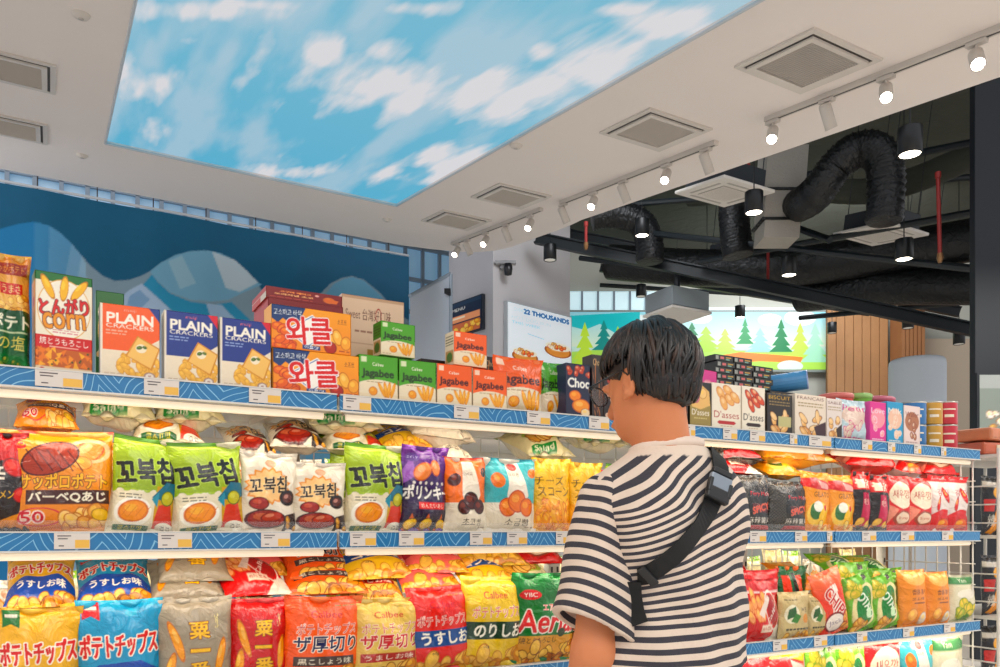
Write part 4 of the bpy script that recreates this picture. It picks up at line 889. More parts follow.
lb_('green', 840, 872, 560, 'yellow-green chip bag standing behind the slanting red one', w=.12, d=.05, group='green chip bags')
lb_('green', 874, 905, 566, 'yellow-green chip bag standing behind the green pair', w=.13, d=.05, group='green chip bags')
lb_('amber', 906, 932, 568, 'amber chip bag beside a green one', w=.02, group='amber chip bags')
lb_('amber', 932, 955, 570, 'amber chip bag beside the pale bag', w=.02, group='amber chip bags')
lb_('pale', 956, 980, 573, 'pale bag with green vegetables at the end of the shelf', w=.02)
ll('amber', 800, 832, 580, 'orange bag lying flat on the orange striped bag', w=.10, d=.04)
ll('redchips', 728, 765, 572, 'red and white bag lying on the fry bags', w=.12, d=.05)
ll('green', 845, 880, 572, 'green bag lying flat on top of the green row, nearer one', w=.10, d=.05)
ll('green', 880, 912, 573, 'green bag lying flat on top of the green row, farther one', w=.10, d=.05)
# ---- bottom shelf: only the tops show
G = 'bags on the bottom shelf'
for dsg, x0, x1, yt, lbx in (('green', 812, 842, 645, 'green bag on the bottom shelf, nearest one'), ('green', 842, 870, 642, 'green bag on the bottom shelf beside a red one'), ('redwhite', 872, 905, 641, 'red bag on the bottom shelf'), ('bread_t', 906, 938, 639, 'turquoise bag on the bottom shelf'), ('pale', 938, 968, 639, 'pale bag on the bottom shelf'), ('redchips', 740, 775, 655, 'red bag on the bottom shelf near the shirt'), ('gold', 776, 810, 650, 'golden bag on the bottom shelf')):
    bag(dsg, x0, x1, yt, 'B', .04, lbx, G, d=.06)
# ---- rear side, seen through the wire
cupw = mat('cup_white', (222, 216, 208), .35); cups = mat('cup_print', (176, 150, 140), .5); cupd = mat('cup_red', (190, 70, 60), .5)
for r_ in range(2):
    for k in range(4):
        x = 489 + k * 15; s = s_of(x, .50); b = MB(); rr = .026; hh = .085
        b.lathe([(0, 0), (rr * .8, 0), (rr, hh - .01)], cupw, n=20); b.lathe([(rr * .85, hh * .25), (rr * .98, hh * .7)], cups if r_ else cupd, n=20); b.lathe([(rr, hh - .011), (rr * 1.08, hh - .01), (rr * 1.08, hh), (0, hh)], cupw, n=20)
        o = b.build('snack_cup', smooth=True); zz = SZ['M'] + .07 + r_ * .087; o.location = W(s, .55, zz)
        tag(o, 'white snack cup behind the wire, %s layer, %s' % (('lower', 'upper')[r_], ('nearest the orange bun bag', 'second from the orange bun bag', 'third from the orange bun bag', 'nearest the cream bag')[k]), 'cup', 'white cups behind the wire panel')
box('brown', 482, 541, 0, 'M', .51, 'dark carton the white cups stand on', h=.068, d=.09)
G = 'packets on the rear side of the shelving'
rg = random.Random(11); RD = ['veg', 'aerial', 'veg', 'pale', 'whitered', 'turtle_choco', 'thick_y', 'bread_t', 'veg', 'pinkshrimp', 'green', 'leaf']
names = ['behind the near bay', 'behind the bay of orange boxes', 'behind the shopper', 'behind the far bay']
for sh, hh in (('M', .245), ('L', .30), ('T', .0)):
    if sh == 'T': continue
    for i in range(4):
        for k in range(7):
            s_ = S0 + BAY * i + .075 + k * .13; dsg = RD[(i * 5 + k * 3 + (sh == 'L') * 2) % len(RD)]
            if sh == 'M' and .93 < s_ < 1.25 and i == 1: continue
            px0 = 500 + F * W(s_ - .06, .55, 0).x / W(s_ - .06, .55, 0).y; px1 = 500 + F * W(s_ + .06, .55, 0).x / W(s_ + .06, .55, 0).y
            bag(dsg, px0, px1, 0, sh, .53, 'packet on the %s rear shelf seen through the wire %s' % ({'M': 'middle', 'L': 'lower'}[sh], names[i]), 'packets on the rear side %s %s' % (sh == 'M' and 'middle' or 'lower', names[i]), h=hh * rg.uniform(.85, 1.0), d=.06)
for i in range(4):
    for sh in 'TM':
        ld = bpy.data.lights.new('led_strip_light', 'AREA'); ld.shape = 'RECTANGLE'; ld.size = .86; ld.size_y = .03; ld.energy = 1.6; ld.color = (1.0, .93, .84)
        lo = link('led_strip_light', ld); lo.location = W(S0 + BAY * (i + .5), .49, RT[sh] - .05); lo.rotation_euler = (N * .35 + Vector((0, 0, -1))).normalized().to_track_quat('-Z', 'Y').to_euler()
# stock hidden by the shopper from the camera
for x0, x1, d_, lbx in ((612, 650, 'turtle', 'lime green chip bag behind the shopper'), (652, 690, 'bread_o', 'orange bun bag behind the shopper'), (692, 733, 'nori', 'yellow and dark green chip bag behind the shopper')): mb(d_, x0, x1, 468, lbx)
for x0, x1, d_, lbx in ((582, 628, 'millet_r', 'red millet bag behind the shopper'), (632, 676, 'thick_y', 'pale yellow thick cut bag behind the shopper'), (680, 724, 'k_blue', 'turquoise chip bag behind the shopper')): lb_(d_, x0, x1, 590, lbx)
for x0, x1, d_, lbx in ((626, 644, 'bis_l', 'beige biscuit box behind the head of the shopper'), (647, 665, 'das_w', 'white biscuit box behind the head of the shopper')): box(d_, x0, x1, 385, 'T', .010, lbx, d=.05)
# ------------------------------------------------------------------ camera
cam = bpy.data.cameras.new('camera'); co = link('camera', cam); co.location = (0, 0, CZ); co.rotation_euler = (math.radians(90), 0, 0)
cam.sensor_fit = 'HORIZONTAL'; cam.sensor_width = 36; cam.lens = F * 36 / 1000; cam.shift_y = (HY - 333.5) / 1000; cam.clip_start = .05; cam.clip_end = 200
SC.camera = co
# ------------------------------------------------------------------ room shell
white = mat('ceiling_paint', (238, 228, 222), .85, noise=.015, nscale=3)
fl = mat('floor_tile', (228, 220, 210), .25, noise=.05, nscale=2, coat=.2)
def structure(o, name=None):
    o['kind'] = 'structure'; return o
b = MB(); b.box((3, 8, -.05), (44, 40, .1), fl); structure(b.build('floor'))
# white ceiling as a slab with the light panel opening
FAR = 10.65
def cs(s, w, off=0.0): p = D1 * s + N * w; return Vector((p.x, p.y, CZ + CE0 + CESL * w + off))
def sw(p): return p.dot(D1), p.dot(N)
cA, cB, cC, cD = [on_ceil(*q) for q in ((107, 143), (397, 207), (757, 0), (133, 0))]
sL = sw(cA)[0]; sR = sw(cB)[0]; wF = (sw(cA)[1] + sw(cB)[1]) / 2; sR = (sw(cB)[0] + sw(cC)[0]) / 2; sL = (sw(cA)[0] + sw(cD)[0]) / 2
print('sky panel s', sL, sR, 'w', wF, [tuple(round(v, 2) for v in sw(c)) for c in (cA, cB, cC, cD)])
edge = [on_ceil(*q) for q in ((400, 245), (430, 249), (452, 251.3), (473, 252.3), (494, 250.8), (511, 247), (530, 240), (557, 230.5), (570, 225.5))]
eR = sw(on_ceil(1000, 77))[0]; print('edge', [tuple(round(v, 2) for v in sw(c)) for c in edge], eR)
WN, S_L, WS = -2.0, -9.0, FAR
out = [(S_L, WN), (eR, WN), (eR, sw(edge[-1])[1] - .3)] + [sw(e) for e in edge[::-1]] + [(S_L, FAR)]
hole = [(sL, -.9), (sR, -.9), (sR, wF), (sL, wF)]
def slab(name, outer, hole, z0, thick, m, holedepth=None):
    bm = bmesh.new(); vo = [bm.verts.new(cs(s, w, z0)) for s, w in outer]; es = [bm.edges.new((vo[i], vo[(i + 1) % len(vo)])) for i in range(len(vo))]
    if hole:
        vh = [bm.verts.new(cs(s, w, z0)) for s, w in hole]; es += [bm.edges.new((vh[i], vh[(i + 1) % len(vh)])) for i in range(len(vh))]
    bmesh.ops.triangle_fill(bm, edges=es, use_beauty=True)
    if hole:                                                   # drop faces inside the opening
        s0_, s1_ = hole[0][0], hole[1][0]; w0_, w1_ = hole[0][1], hole[2][1]
        for f in list(bm.faces):
            c = f.calc_center_median(); s, w = c.dot(D1), c.dot(N)
            if s0_ < s < s1_ and w0_ < w < w1_: bm.faces.remove(f)
    bmesh.ops.recalc_face_normals(bm, faces=bm.faces)
    r = bmesh.ops.extrude_face_region(bm, geom=list(bm.faces)); bmesh.ops.translate(bm, verts=[v for v in r['geom'] if isinstance(v, bmesh.types.BMVert)], vec=(0, 0, thick))
    bmesh.ops.recalc_face_normals(bm, faces=bm.faces)
    me = bpy.data.meshes.new(name); bm.to_mesh(me); bm.free(); me.materials.append(m); return link(name, me)
structure(slab('ceiling', out, hole, 0, .28, white))
# luminous sky panel
HR, WR = 230, 330
rngs = np.random.default_rng(5)
sp = Art(1.45, 1.0, 300, '#7ccbe6', 5); sp.GAM = 1.0
ptsq = {}
def uvp(px, py):
    s, w = sw(on_ceil(px, py, .03)); return ((s - sL) / (sR - sL), (w + .9) / (wF + .9))
t = sp.V[..., None]; near, farc = np.array(lin('#a2d4e4')), np.array(lin('#6cbcdc')); sp.px = near * (1 - t) + farc * t
dens = np.zeros((sp.h, sp.w))
for px, py, rx, ry, am in ((330, 55, 28, 22, .8), (400, 85, 110, 34, 1.0), (480, 100, 95, 40, 1.0), (540, 95, 60, 30, .9), (600, 70, 70, 40, .75), (680, 25, 60, 20, .8), (350, 100, 60, 20, .8), (460, 165, 70, 22, .95), (410, 175, 50, 12, .8), (290, 172, 60, 9, .8), (140, 90, 40, 34, .75), (190, 10, 100, 14, .8), (250, 5, 60, 9, .7), (410, 8, 50, 10, .9), (540, 50, 22, 14, .8), (160, 120, 50, 20, .5), (620, 10, 40, 8, .6), (390, 55, 30, 20, .8), (180, 40, 30, 6, .5)):
    u, v = uvp(px, py); u1, v1 = uvp(px + rx, py); u2, v2 = uvp(px, py - ry if py - ry > 2 else py + ry)
    A2 = np.array([[u1 - u, u2 - u], [v1 - v, v2 - v]]); Ai = np.linalg.inv(A2 + np.eye(2) * 1e-6)
    X = Ai[0, 0] * (sp.U - u) + Ai[0, 1] * (sp.V - v); Y = Ai[1, 0] * (sp.U - u) + Ai[1, 1] * (sp.V - v); dens = np.maximum(dens, am * np.exp(-(X * X + Y * Y) * .9))
nz = fbm(sp.h, sp.w, 48, rngs, 6); cl = np.clip((dens * 1.15 + (nz - .5) * 1.5 - .36) * 2.0, 0, 1); wisp = np.clip((fbm(sp.h, sp.w, 90, rngs, 5) - .42) * 1.6, 0, .38)
cl = np.maximum(cl, wisp)[..., None]; sp.px = sp.px * (1 - cl * .92) + np.array(lin('#f2eef0')) * cl * .92
skym = mat('luminous_sky_print', rough=.7, attr='col', emit=1.05, spec=.1)
skym.node_tree.nodes['Principled BSDF'].inputs['Base Color'].default_value = (0, 0, 0, 1)
for l_ in list(skym.node_tree.links):
    if l_.to_socket.name == 'Base Color': skym.node_tree.links.remove(l_)
skym.node_tree.nodes['Principled BSDF'].inputs['Base Color'].default_value = (.02, .02, .02, 1)
o = art_plane('sky_light_panel', cs(sL, -.9, .03), cs(sR, -.9, .03), cs(sL, wF, .03), sp, skym)
# art row 0 lies at the near side: u runs with s, v from near to far
for v_ in (): pass
tag(o, 'large backlit ceiling panel printed with blue sky and white clouds', 'ceiling light panel')
b = MB(); fm = mat('panel_trim', (196, 200, 204), .4)
for p, q in ((cs(sL, -.9), cs(sL, wF)), (cs(sL, wF), cs(sR, wF)), (cs(sR, wF), cs(sR, -.9))): b.tube([p, q], .012, fm, 6)
b.build('panel_frame', o)

# frames in the ceiling plane
CX = D1.copy(); CY = (N + Vector((0, 0, CESL))).normalized(); CZZ = CX.cross(CY)
def cmat(p): return Matrix(((CX.x, CY.x, CZZ.x, p.x), (CX.y, CY.y, CZZ.y, p.y), (CX.z, CY.z, CZZ.z, p.z), (0, 0, 0, 1)))
vg = mat('vent_white', (214, 206, 198), .5); vd = mat('vent_dark', (88, 82, 78), .7); vs_ = mat('vent_slat', (186, 178, 170), .5)
def make_vent():
    root = empty('ceiling_vent'); S = .33
    b = MB()
    for x, y, sx, sy in ((0, S - .02, 2 * S, .04), (0, -S + .02, 2 * S, .04), (S - .02, 0, .04, 2 * S - .08), (-S + .02, 0, .04, 2 * S - .08)): b.box((x, y, -.008), (sx, sy, .016), vg)
    b.build('outer_frame', root)
    b = MB(); b.box((0, 0, -.006), (2 * S - .08, 2 * S - .08, .008), vd); b.build('shadow_gap', root)
    b = MB(); T = S - .06
    for x, y, sx, sy in ((0, T - .02, 2 * T, .04), (0, -T + .02, 2 * T, .04), (T - .02, 0, .04, 2 * T - .08), (-T + .02, 0, .04, 2 * T - .08)): b.box((x, y, -.022), (sx, sy, .014), vg)
    b.build('inner_frame', root)
    b = MB(); k = -T + .06
    b.box((0, 0, -.012), (2 * T - .08, 2 * T - .08, .003), mat('vent_inner', (150, 143, 136), .7))
    while k < T - .055: b.box((0, k, -.022), (2 * T - .08, .013, .008), vs_, M=Matrix.Rotation(.5, 3, 'X')); k += .019
    b.build('grille', root); return root
vent = make_vent(); first = True
for q, lb in (((807, 62), 'square white ceiling vent, the big one nearest the track spotlights'), ((655, 130), 'square white ceiling vent between two track rails, second along the row'), ((511, 196), 'square white ceiling vent beside the corner of the sky panel'), ((456, 220), 'square white ceiling vent at the far corner above the white pillar'),
              ((8, 68), 'square white ceiling vent cut by the picture edge, upper one'), ((8, 126), 'square white ceiling vent cut by the picture edge, lower one')):
    o = vent if first else copy_tree(vent); first = False; p = on_ceil(*q); o.matrix_world = cmat(p); tag(o, lb, 'vent', 'vents in the white ceiling')
    if q[0] < 20: o.matrix_world = cmat(p) @ Matrix.Diagonal((1, 1, 1, 1))
# small ceiling sensors
for i, (q, lb) in enumerate((((81, 14), 'small round white ceiling sensor near the upper vent'), ((82, 155), 'small round white ceiling sensor below the sky panel corner'), ((516, 145), 'small round white ceiling sensor between sky panel and vents'), ((387, 219), 'small round white ceiling sensor just past the far sky panel corner'))):
    b = MB(); b.lathe([(0, -.03), (.04, -.028), (.055, -.012), (.06, 0)], vg, n=20); b.lathe([(0, -.034), (.018, -.034), (.018, -.028)], vs_, n=12)
    o = b.build('ceiling_sensor', smooth=True); o.matrix_world = cmat(on_ceil(*q)); tag(o, lb, 'sensor')
# track rails and spotlights
tw = mat('track_white', (206, 198, 190), .5); td = mat('track_slot', (70, 66, 64), .6); lens = mat('spot_lens', (255, 255, 250), .3, emit=26, ecol=(255, 246, 230)); lensoff = mat('spot_lens_dim', (150, 146, 140), .3)
tracks = (((453, 243), (541, 207), 'short white track rail above the white pillar'), ((563, 202), (715, 139), 'white track rail between the second and the biggest vent'), ((766, 118.5), (1040, 9), 'long white track rail running out past the biggest vent'))
for a_, c_, lb in tracks:
    pa, pc = on_ceil(*a_), on_ceil(*c_); s1, w1 = sw(pa); s2, w2 = sw(pc); sm = (s1 + s2) / 2
    b = MB(); L_ = w1 - w2; M3 = cmat(Vector((0, 0, 0))).to_3x3(); mid = cs(sm, (w1 + w2) / 2)
    b.box(mid - CZZ * .018, (.05, L_, .036), tw, M=M3); b.box(mid - CZZ * .037, (.014, L_ - .04, .002), td, M=M3)
    o = b.build('track_rail'); tag(o, lb, 'track rail', 'ceiling track rails')
TRK = [sum(sw(on_ceil(*q))[0] for q in tr[:2]) / 2 for tr in tracks]
spots = [((457, 241), (453, 258), 1, 0, 'at the far end of the short rail'), ((468, 237), (470, 249), 0, 0, 'second on the short rail'), ((487, 230), (483.5, 244.5), 1, 0, 'third on the short rail'), ((508, 222), (507, 235), 0, 0, 'fourth on the short rail'), ((530, 212), (527, 226), 1, 0, 'at the near end of the short rail'),
         ((565, 201), (569, 211), 0, 1, 'at the far end of the middle rail'), ((594, 189), (590, 206), 1, 1, 'second on the middle rail'), ((623, 177), (626, 191), 0, 1, 'third on the middle rail'), ((666, 160), (661, 179), 1, 1, 'fourth on the middle rail'), ((704, 144), (701, 165), 0, 1, 'at the near end of the middle rail'),
         ((774, 116), (771, 137), 1, 2, 'at the far end of the long rail'), ((827, 94), (829, 115), 0, 2, 'second on the long rail'), ((889, 72), (885, 96), 1, 2, 'third on the long rail'), ((979, 36), (976, 62), 1, 2, 'nearest the picture corner on the long rail')]
for (qa, qb, lit, ti, lb) in spots:
    s_, w_ = sw(on_ceil(*qa)); p = cs(TRK[ti], w_); root = empty('track_spotlight', p - Vector((0, 0, .04)))
    b = MB(); b.box((0, 0, -.012), (.04, .12, .024), tw, M=cmat(Vector((0, 0, 0))).to_3x3()); b.tube([(0, 0, -.02), (0, 0, -.085)], .009, tw, 8); b.build('adapter', root)
    tgt = Vector((p.x, p.y, p.z)); ax = Vector((-.28, -.62, -.75)).normalized() if lit else Vector((.42, .3, -.85)).normalized()
    c0 = Vector((0, 0, -.10)); q = ax.to_track_quat('Z', 'Y').to_matrix()
    b = MB(); b.lathe([(0, -.09), (.036, -.088), (.043, -.075), (.043, .09), (.038, .09), (.036, .075)], tw, c=c0 + ax * .02, n=20, M=q); b.build('lamp_head', root, smooth=True)
    b = MB(); b.lathe([(.037, .07), (.03, .078), (0, .082)], lens if lit else lensoff, c=c0 + ax * .02, n=20, M=q); b.build('lens', root, smooth=True)
    tag(root, ('lit' if lit else 'turned away') + ' white track spotlight ' + lb, 'spotlight', 'track spotlights')
    ld = bpy.data.lights.new('spot_beam', 'SPOT'); ld.energy = 55; ld.spot_size = math.radians(70); ld.spot_blend = .8; ld.shadow_soft_size = .05; ld.color = (1, .95, .88)
    lo = link('spot_beam', ld); lo.location = p + Vector((0, 0, -.14)) + ax * .14; d_ = Vector((-.35, -.45, -1)).normalized() if lit else Vector((.5, .3, -1)).normalized(); lo.rotation_euler = d_.to_track_quat('-Z', 'Y').to_euler()

# ------------------------------------------------------------------ teal curtain with printed hills
CW = 10.3; cl_t, cl_r = on_w(-60, 168, CW), on_w(409, 257.5, CW)
s0 = s_of(-60, CW); s1 = s_of(408.5, CW); zt = on_w(409, 257.5, CW).z; zb = .05; cw, ch = s1 - s0, zt - zb
ca = Art(cw, ch, 300, '#0a5c7c', 3); ca.GAM = 1.0
def cuv(px, py): p = on_w(px, py, CW); return ((p.dot(D1) - s0) / cw, (zt - p.z) / ch)
def cpoly(pts, c): ca.poly([cuv(*p) for p in pts], c)
def arc(cx, cy, rx, ry, a0, a1, n=24): return [(cx + rx * math.cos(math.radians(a0 + (a1 - a0) * k / n)), cy - ry * math.sin(math.radians(a0 + (a1 - a0) * k / n))) for k in range(n + 1)]
ca.mottle(.05, .03)
def lerpc(c0, c1, t): return tuple(a * (1 - t) + b_ * t for a, b_ in zip(c0, c1))
val = [(82, 256), (92, 267), (103, 276), (115, 281), (130, 280), (142, 276), (150, 272)]
h2 = [(150, 272), (160, 264), (175, 256), (190, 252), (205, 251), (220, 253), (235, 260), (248, 272), (256, 282)]
cpoly([(-60, 1100), (-60, 240), (60, 235)] + val + h2 + [(268, 300), (285, 312), (302, 306), (318, 296), (330, 284), (342, 278), (352, 276), (364, 280), (380, 294), (395, 312), (420, 330), (420, 1100)], '#8aa0ac')
for k in range(12): t_ = k / 11; x_ = -60 + 148 * t_; cpoly([(x_, 1100), (x_, 300)] + [(p_, q_) for p_, q_ in ((-60, 229), (0, 230), (18, 225), (35, 223), (50, 227), (60, 233), (72, 244), (82, 256), (86, 264)) if p_ >= x_] + [(88, 300), (60, 1100)], tuple(int(v) for v in lerpc((52, 128, 178), (176, 200, 214), max(0, (t_ - .55) / .45))))
cpoly(h2 + [(262, 285), (245, 292), (228, 300), (210, 302), (190, 300), (170, 293), (158, 282)], '#7fb0c8')
cpoly([(212, 252), (235, 260), (248, 272), (258, 283), (240, 292), (226, 288)], '#c2d2da'); cpoly([(168, 262), (182, 256), (196, 284), (180, 290)], '#9cc0d0')
cpoly([(152, 275), (158, 283), (170, 294), (190, 302), (212, 305), (232, 302), (250, 320), (250, 1100), (80, 1100), (120, 312)], '#3f96ba')
cpoly([(100, 316), (130, 290), (142, 284), (165, 305), (190, 330), (190, 1100), (60, 1100)], '#b2c8de'); cpoly([(130, 296), (140, 290), (150, 300), (120, 330)], '#86a8c8'); cpoly([(206, 304), (222, 305), (246, 330), (220, 345)], '#a8c4dc')
cpoly([(300, 1100), (306, 316), (322, 298), (334, 284), (344, 279), (352, 277), (364, 281), (380, 296), (392, 312), (392, 1100)], '#6fa6c2')
cm = mat('curtain_print', rough=.6, attr='col', bump=.01, bscale=2, spec=.35)
A = ca.out(); ny, nx = A.shape[:2]; uu = np.linspace(0, 1, nx)[None, :] * np.ones((ny, 1)); vv = np.linspace(0, 1, ny)[:, None] * np.ones((1, nx))
dep = .008 * np.sin(uu * 60) * (.4 + vv) + .02 * np.sin(uu * 23 + 1); P = np.stack([s0 + uu * cw, CW + dep, zt - CZ - vv * ch], -1)
Pw = P[..., 0:1] * np.array(D1) + (FRONT + P[..., 1:2]) * np.array(N); Pw[..., 2] += CZ + P[..., 2]
Pf = Pw.reshape(-1, 3); Pb = Pf + np.array(N) * .012
me = np_mesh('banner_curtain', [(Pf, grid_faces(ny, nx, flip=True), A.reshape(-1, 3), 0), (Pb, grid_faces(ny, nx), A.reshape(-1, 3), 0)], [cm])
o = link('banner_curtain', me); tag(o, 'teal curtain printed with blue and silver hill shapes, hung behind the shelves', 'curtain')
b = MB(); b.tube([W(s0, CW, zt - CZ + .03), W(s1, CW, zt - CZ + .03)], .02, mat('rod_white', (200, 204, 208), .4), 8)
for k in range(9): b.tube([W(s0 + cw * (k + .5) / 9, CW, zt - CZ - .01), W(s0 + cw * (k + .5) / 9, CW, zt - CZ + .45)], .008, mat('hanger_dark', (60, 52, 50), .5), 6)
b.build('curtain_rod', o)
# bright glazed facade beyond the curtain
glz = mat('facade_panel', (196, 220, 238), .3, noise=.3, nscale=.8, emit=.3, ecol=(120, 175, 210)); fr = mat('facade_frame', (150, 164, 178), .5)
b = MB(); g0, g1 = s_of(-80, 14.0), s_of(470, 14.0)
mc = W((g0 + g1) / 2, 14.0, 2.2); Rz = Matrix.Rotation(YAW, 3, 'Z'); b.box(mc, (g1 - g0, .08, 13.0), glz, M=Rz); o = b.build('window_1'); structure(o)
b = MB()
for k in range(26): b.box(W(g0 + (g1 - g0) * k / 25, 13.9, 2.2), (.07, .06, 13.0), fr, M=Rz)
for z in (1.2, 2.6, 4.0, 4.7, 5.4, 6.1, 6.8): b.box(W((g0 + g1) / 2, 13.9, z), (g1 - g0, .06, .08), fr, M=Rz)
b.build('window_frame', o)

# ------------------------------------------------------------------ white pillar with posters
PY = 13.0
pw = mat('pillar_paint', (206, 202, 204), .8, noise=.02, nscale=2)
pcor = on_y(493, 530, PY); pr = on_y(570, 530, PY + 1.2); pl = on_y(449, 530, PY + .9)
def prism(name, base, h, m):
    n = len(base); b = MB(); b.add([(p.x, p.y, 0) for p in base] + [(p.x, p.y, h) for p in base], [tuple(range(n))[::-1], tuple(range(n, 2 * n))] + [(i, (i + 1) % n, n + (i + 1) % n, n + i) for i in range(n)], m); return b.build(name)
pbk = pr + (pl - pcor) * 1.5; HT = 7.6
o = prism('wall_pillar', [pcor, pr, pr + Vector((-.6, 2.0, 0)), pl + Vector((.1, 1.6, 0)), pl], HT, pw); structure(o)
def face_pt(px, py, A0, B0):                                     # point on the vertical face through A0, B0
    d = (B0 - A0); nrm = Vector((-d.y, d.x, 0)).normalized(); r = ray(px, py); k = (A0 - Vector((0, 0, 0))).dot(nrm) / r.dot(nrm); return Vector((r.x * k, r.y * k, CZ + r.z * k)), nrm
def panel(name, q00, q10, q01, A0, B0, art, m, off, label, cat, frame=(60, 70, 80), th=.05):
    p00, nrm = face_pt(*q00, A0, B0); p10, _ = face_pt(*q10, A0, B0); p01, _ = face_pt(*q01, A0, B0)
    if nrm.dot(p00) > 0: nrm = -nrm
    p10.z = p00.z; p01.x, p01.y = p00.x, p00.y
    root = empty(name, p00 + nrm * off); root['label'] = label; root['category'] = cat
    e = root.location; a = [Vector((0, 0, 0)), p10 - p00, p01 - p00]
    o = art_plane('poster_face', *a, art, m, root)
    b = MB(); c = (a[1] + a[2]) / 2 - nrm * (th / 2 + .004); ang = math.atan2(a[1].y, a[1].x); b.box(c, (a[1].length + .04, th, a[2].length + .04), mat(name + '_frame', frame, .4), M=Matrix.Rotation(ang, 3, 'Z')); b.build('frame', root); return root
a = Art(1.35, 1.0, 120, '#e8eef2', 2); a.text('OVER', .16, .1, .14, .07, '#c8dce8', bold=.05).text('22 THOUSANDS', .6, .1, .72, .08, '#1c7ab0', bold=.25).text('HOT DOG BUN', .36, .24, .6, .06, '#ccd4dc').text('THIS WEEK', .28, .33, .44, .05, '#a8d0e8', bold=.04)
a.line([(.3, .48), (.55, .52)], .012, '#a8c8e0')
for cx, cy, k in ((.26, .84, 1.0), (.78, .62, 1.1)):
    a.blob(cx, cy + .06, .2 * k, .11 * k, '#d89850', 0, '#a86428', '#ecc088').ell(cx, cy - .02, .19 * k, .07 * k, '#ece4d4').chips(cx - .16, cy - .06, cx + .16, cy + .02, 14, .03, ('#f0e8dc', '#7a9048', '#d86040', '#c8a070'))
lit = mat('lit_poster', rough=.5, attr='col', emit=.42); prn = mat('faint_glow_poster', rough=.5, attr='col', emit=.12)  # notice board print gets an added faint glow, though it is no lamp
panel('lit_sign', (504, 303), (567, 303), (504, 360), pcor, pr, a, lit, .10, 'white lit hot dog sign reading 22 thousands on the pillar', 'sign', (190, 196, 200), .08)
a = Art(1.0, 1.0, 60, '#1c2c44', 3); a.rect(0, 0, 1, .12, '#2c4058').text('MENU', .3, .22, .4, .09, '#e8e4dc', bold=.05).rect(.05, .42, .95, .62, '#e0a078').rect(.05, .66, .95, 1, '#c87850').rect(.1, .46, .5, .52, '#f0d8c0').chips(.1, .7, .9, .95, 10, .1)
panel('menu_board', (453, 307), (485, 307), (453, 338), pl, pcor, a, lit, .08, 'dark blue menu board with orange panels on the bluish side of the pillar', 'sign', (30, 36, 46), .06)
# security camera on the pillar
p, nrm = face_pt(500, 268, pcor, pr); nrm = -nrm if nrm.dot(p) > 0 else nrm
r_ = empty('security_camera', p); tag(r_, 'small dark security camera on a bracket high on the pillar', 'camera')
b = MB(); b.box(nrm * .05, (.05, .1, .05), mat('cctv_grey', (150, 150, 152), .5)); b.box(nrm * .14 + Vector((0, 0, .05)), (.34, .1, .05), mat('cctv_grey')); b.build('bracket', r_)
b = MB(); b.lathe([(0, -.12), (.06, -.1), (.075, 0), (.06, .08), (0, .1)], mat('cctv_dark', (34, 34, 38), .3), c=nrm * .2 + Vector((.0, 0, -.06)), n=16); b.build('lens_dome', r_, smooth=True)
# glass partition beside the pillar
pa, pb = on_y(410, 530, 11.6), on_y(450, 530, 12.6); gz = on_y(410, 296, 11.6).z; gz2 = on_y(450, 274, 12.6).z
gl = mat('partition_glass', (214, 222, 234), .12, alpha=.72, emit=.0); b = MB(); t_ = Vector((.02, .02, 0))
b.add([(pa.x, pa.y, 0), (pb.x, pb.y, 0), (pb.x, pb.y, gz2), (pa.x, pa.y, gz)] + [(pa.x + .02, pa.y + .03, 0), (pb.x + .02, pb.y + .03, 0), (pb.x + .02, pb.y + .03, gz2), (pa.x + .02, pa.y + .03, gz)], [(0, 1, 2, 3), (7, 6, 5, 4), (3, 2, 6, 7), (0, 3, 7, 4), (1, 5, 6, 2)], gl)
o = b.build('glass_partition'); tag(o, 'pale blue glass partition between the curtain and the pillar', 'partition')
b = MB(); b.tube([(pa.x, pa.y, gz), (pb.x, pb.y, gz2)], .03, fr, 8); b.tube([(pb.x, pb.y, 0), (pb.x, pb.y, gz2)], .04, fr, 8)
p = on_y(447, 292, 12.5); b.box(p, (.12, .12, .08), mat('clip_dark', (40, 40, 44), .4)); b.build('partition_frame', o)

# ------------------------------------------------------------------ far wall, mural, wood wall
FY = 19.0
wallm = mat('far_wall_paint', (196, 196, 184), .8, noise=.02, nscale=1); beige = mat('beige_wall', (196, 178, 156), .8, noise=.03, nscale=1); navy = mat('navy_pillar', (16, 23, 30), .55, noise=.06, nscale=3)
b = MB(); x0 = on_y(380, 0, FY).x; x1 = on_y(1120, 0, FY).x; b.box(((x0 + x1) / 2, FY + .1, 4.2), (x1 - x0, .2, 8.4), wallm); structure(b.build('wall_back'))
# glazing band above the mural
band = mat('daylight_band', (216, 236, 240), .4, emit=.75, ecol=(196, 228, 236)); b = MB(); q0, q1 = on_y(566, 292, FY - .06), on_y(690, 312, FY - .06); b.box(((q0.x + q1.x) / 2, FY - .06, (q0.z + q1.z) / 2), (q1.x - q0.x, .08, q0.z - q1.z), band); q0, q1 = on_y(690, 308, FY - .06), on_y(828, 317, FY - .06); b.box(((q0.x + q1.x) / 2, FY - .06, (q0.z + q1.z) / 2), (q1.x - q0.x, .08, q0.z - q1.z), band)
o = b.build('window_2'); structure(o)
b = MB()
for k in range(9):
    q = on_y(566 + k * 16, 290, FY - .12); b.box((q.x, FY - .12, on_y(0, 302, FY - .12).z), (.05, .04, .5), fr)
b.build('window_frame', o)
mp, mq = on_y(569, 312, FY - .25), on_y(827, 369.5, FY - .25); mw, mh = mq.x - mp.x, mp.z - mq.z
ma = Art(mw, mh, 130, '#cfe8dc', 4)
def muv(px, py): return ((px - 569) / 258, (py - 312) / 57.5)
def mpoly(pts, c): ma.poly([muv(*p) for p in pts], c)
ma.grad(0, .6, '#a8dce8', '#e0f0d8')
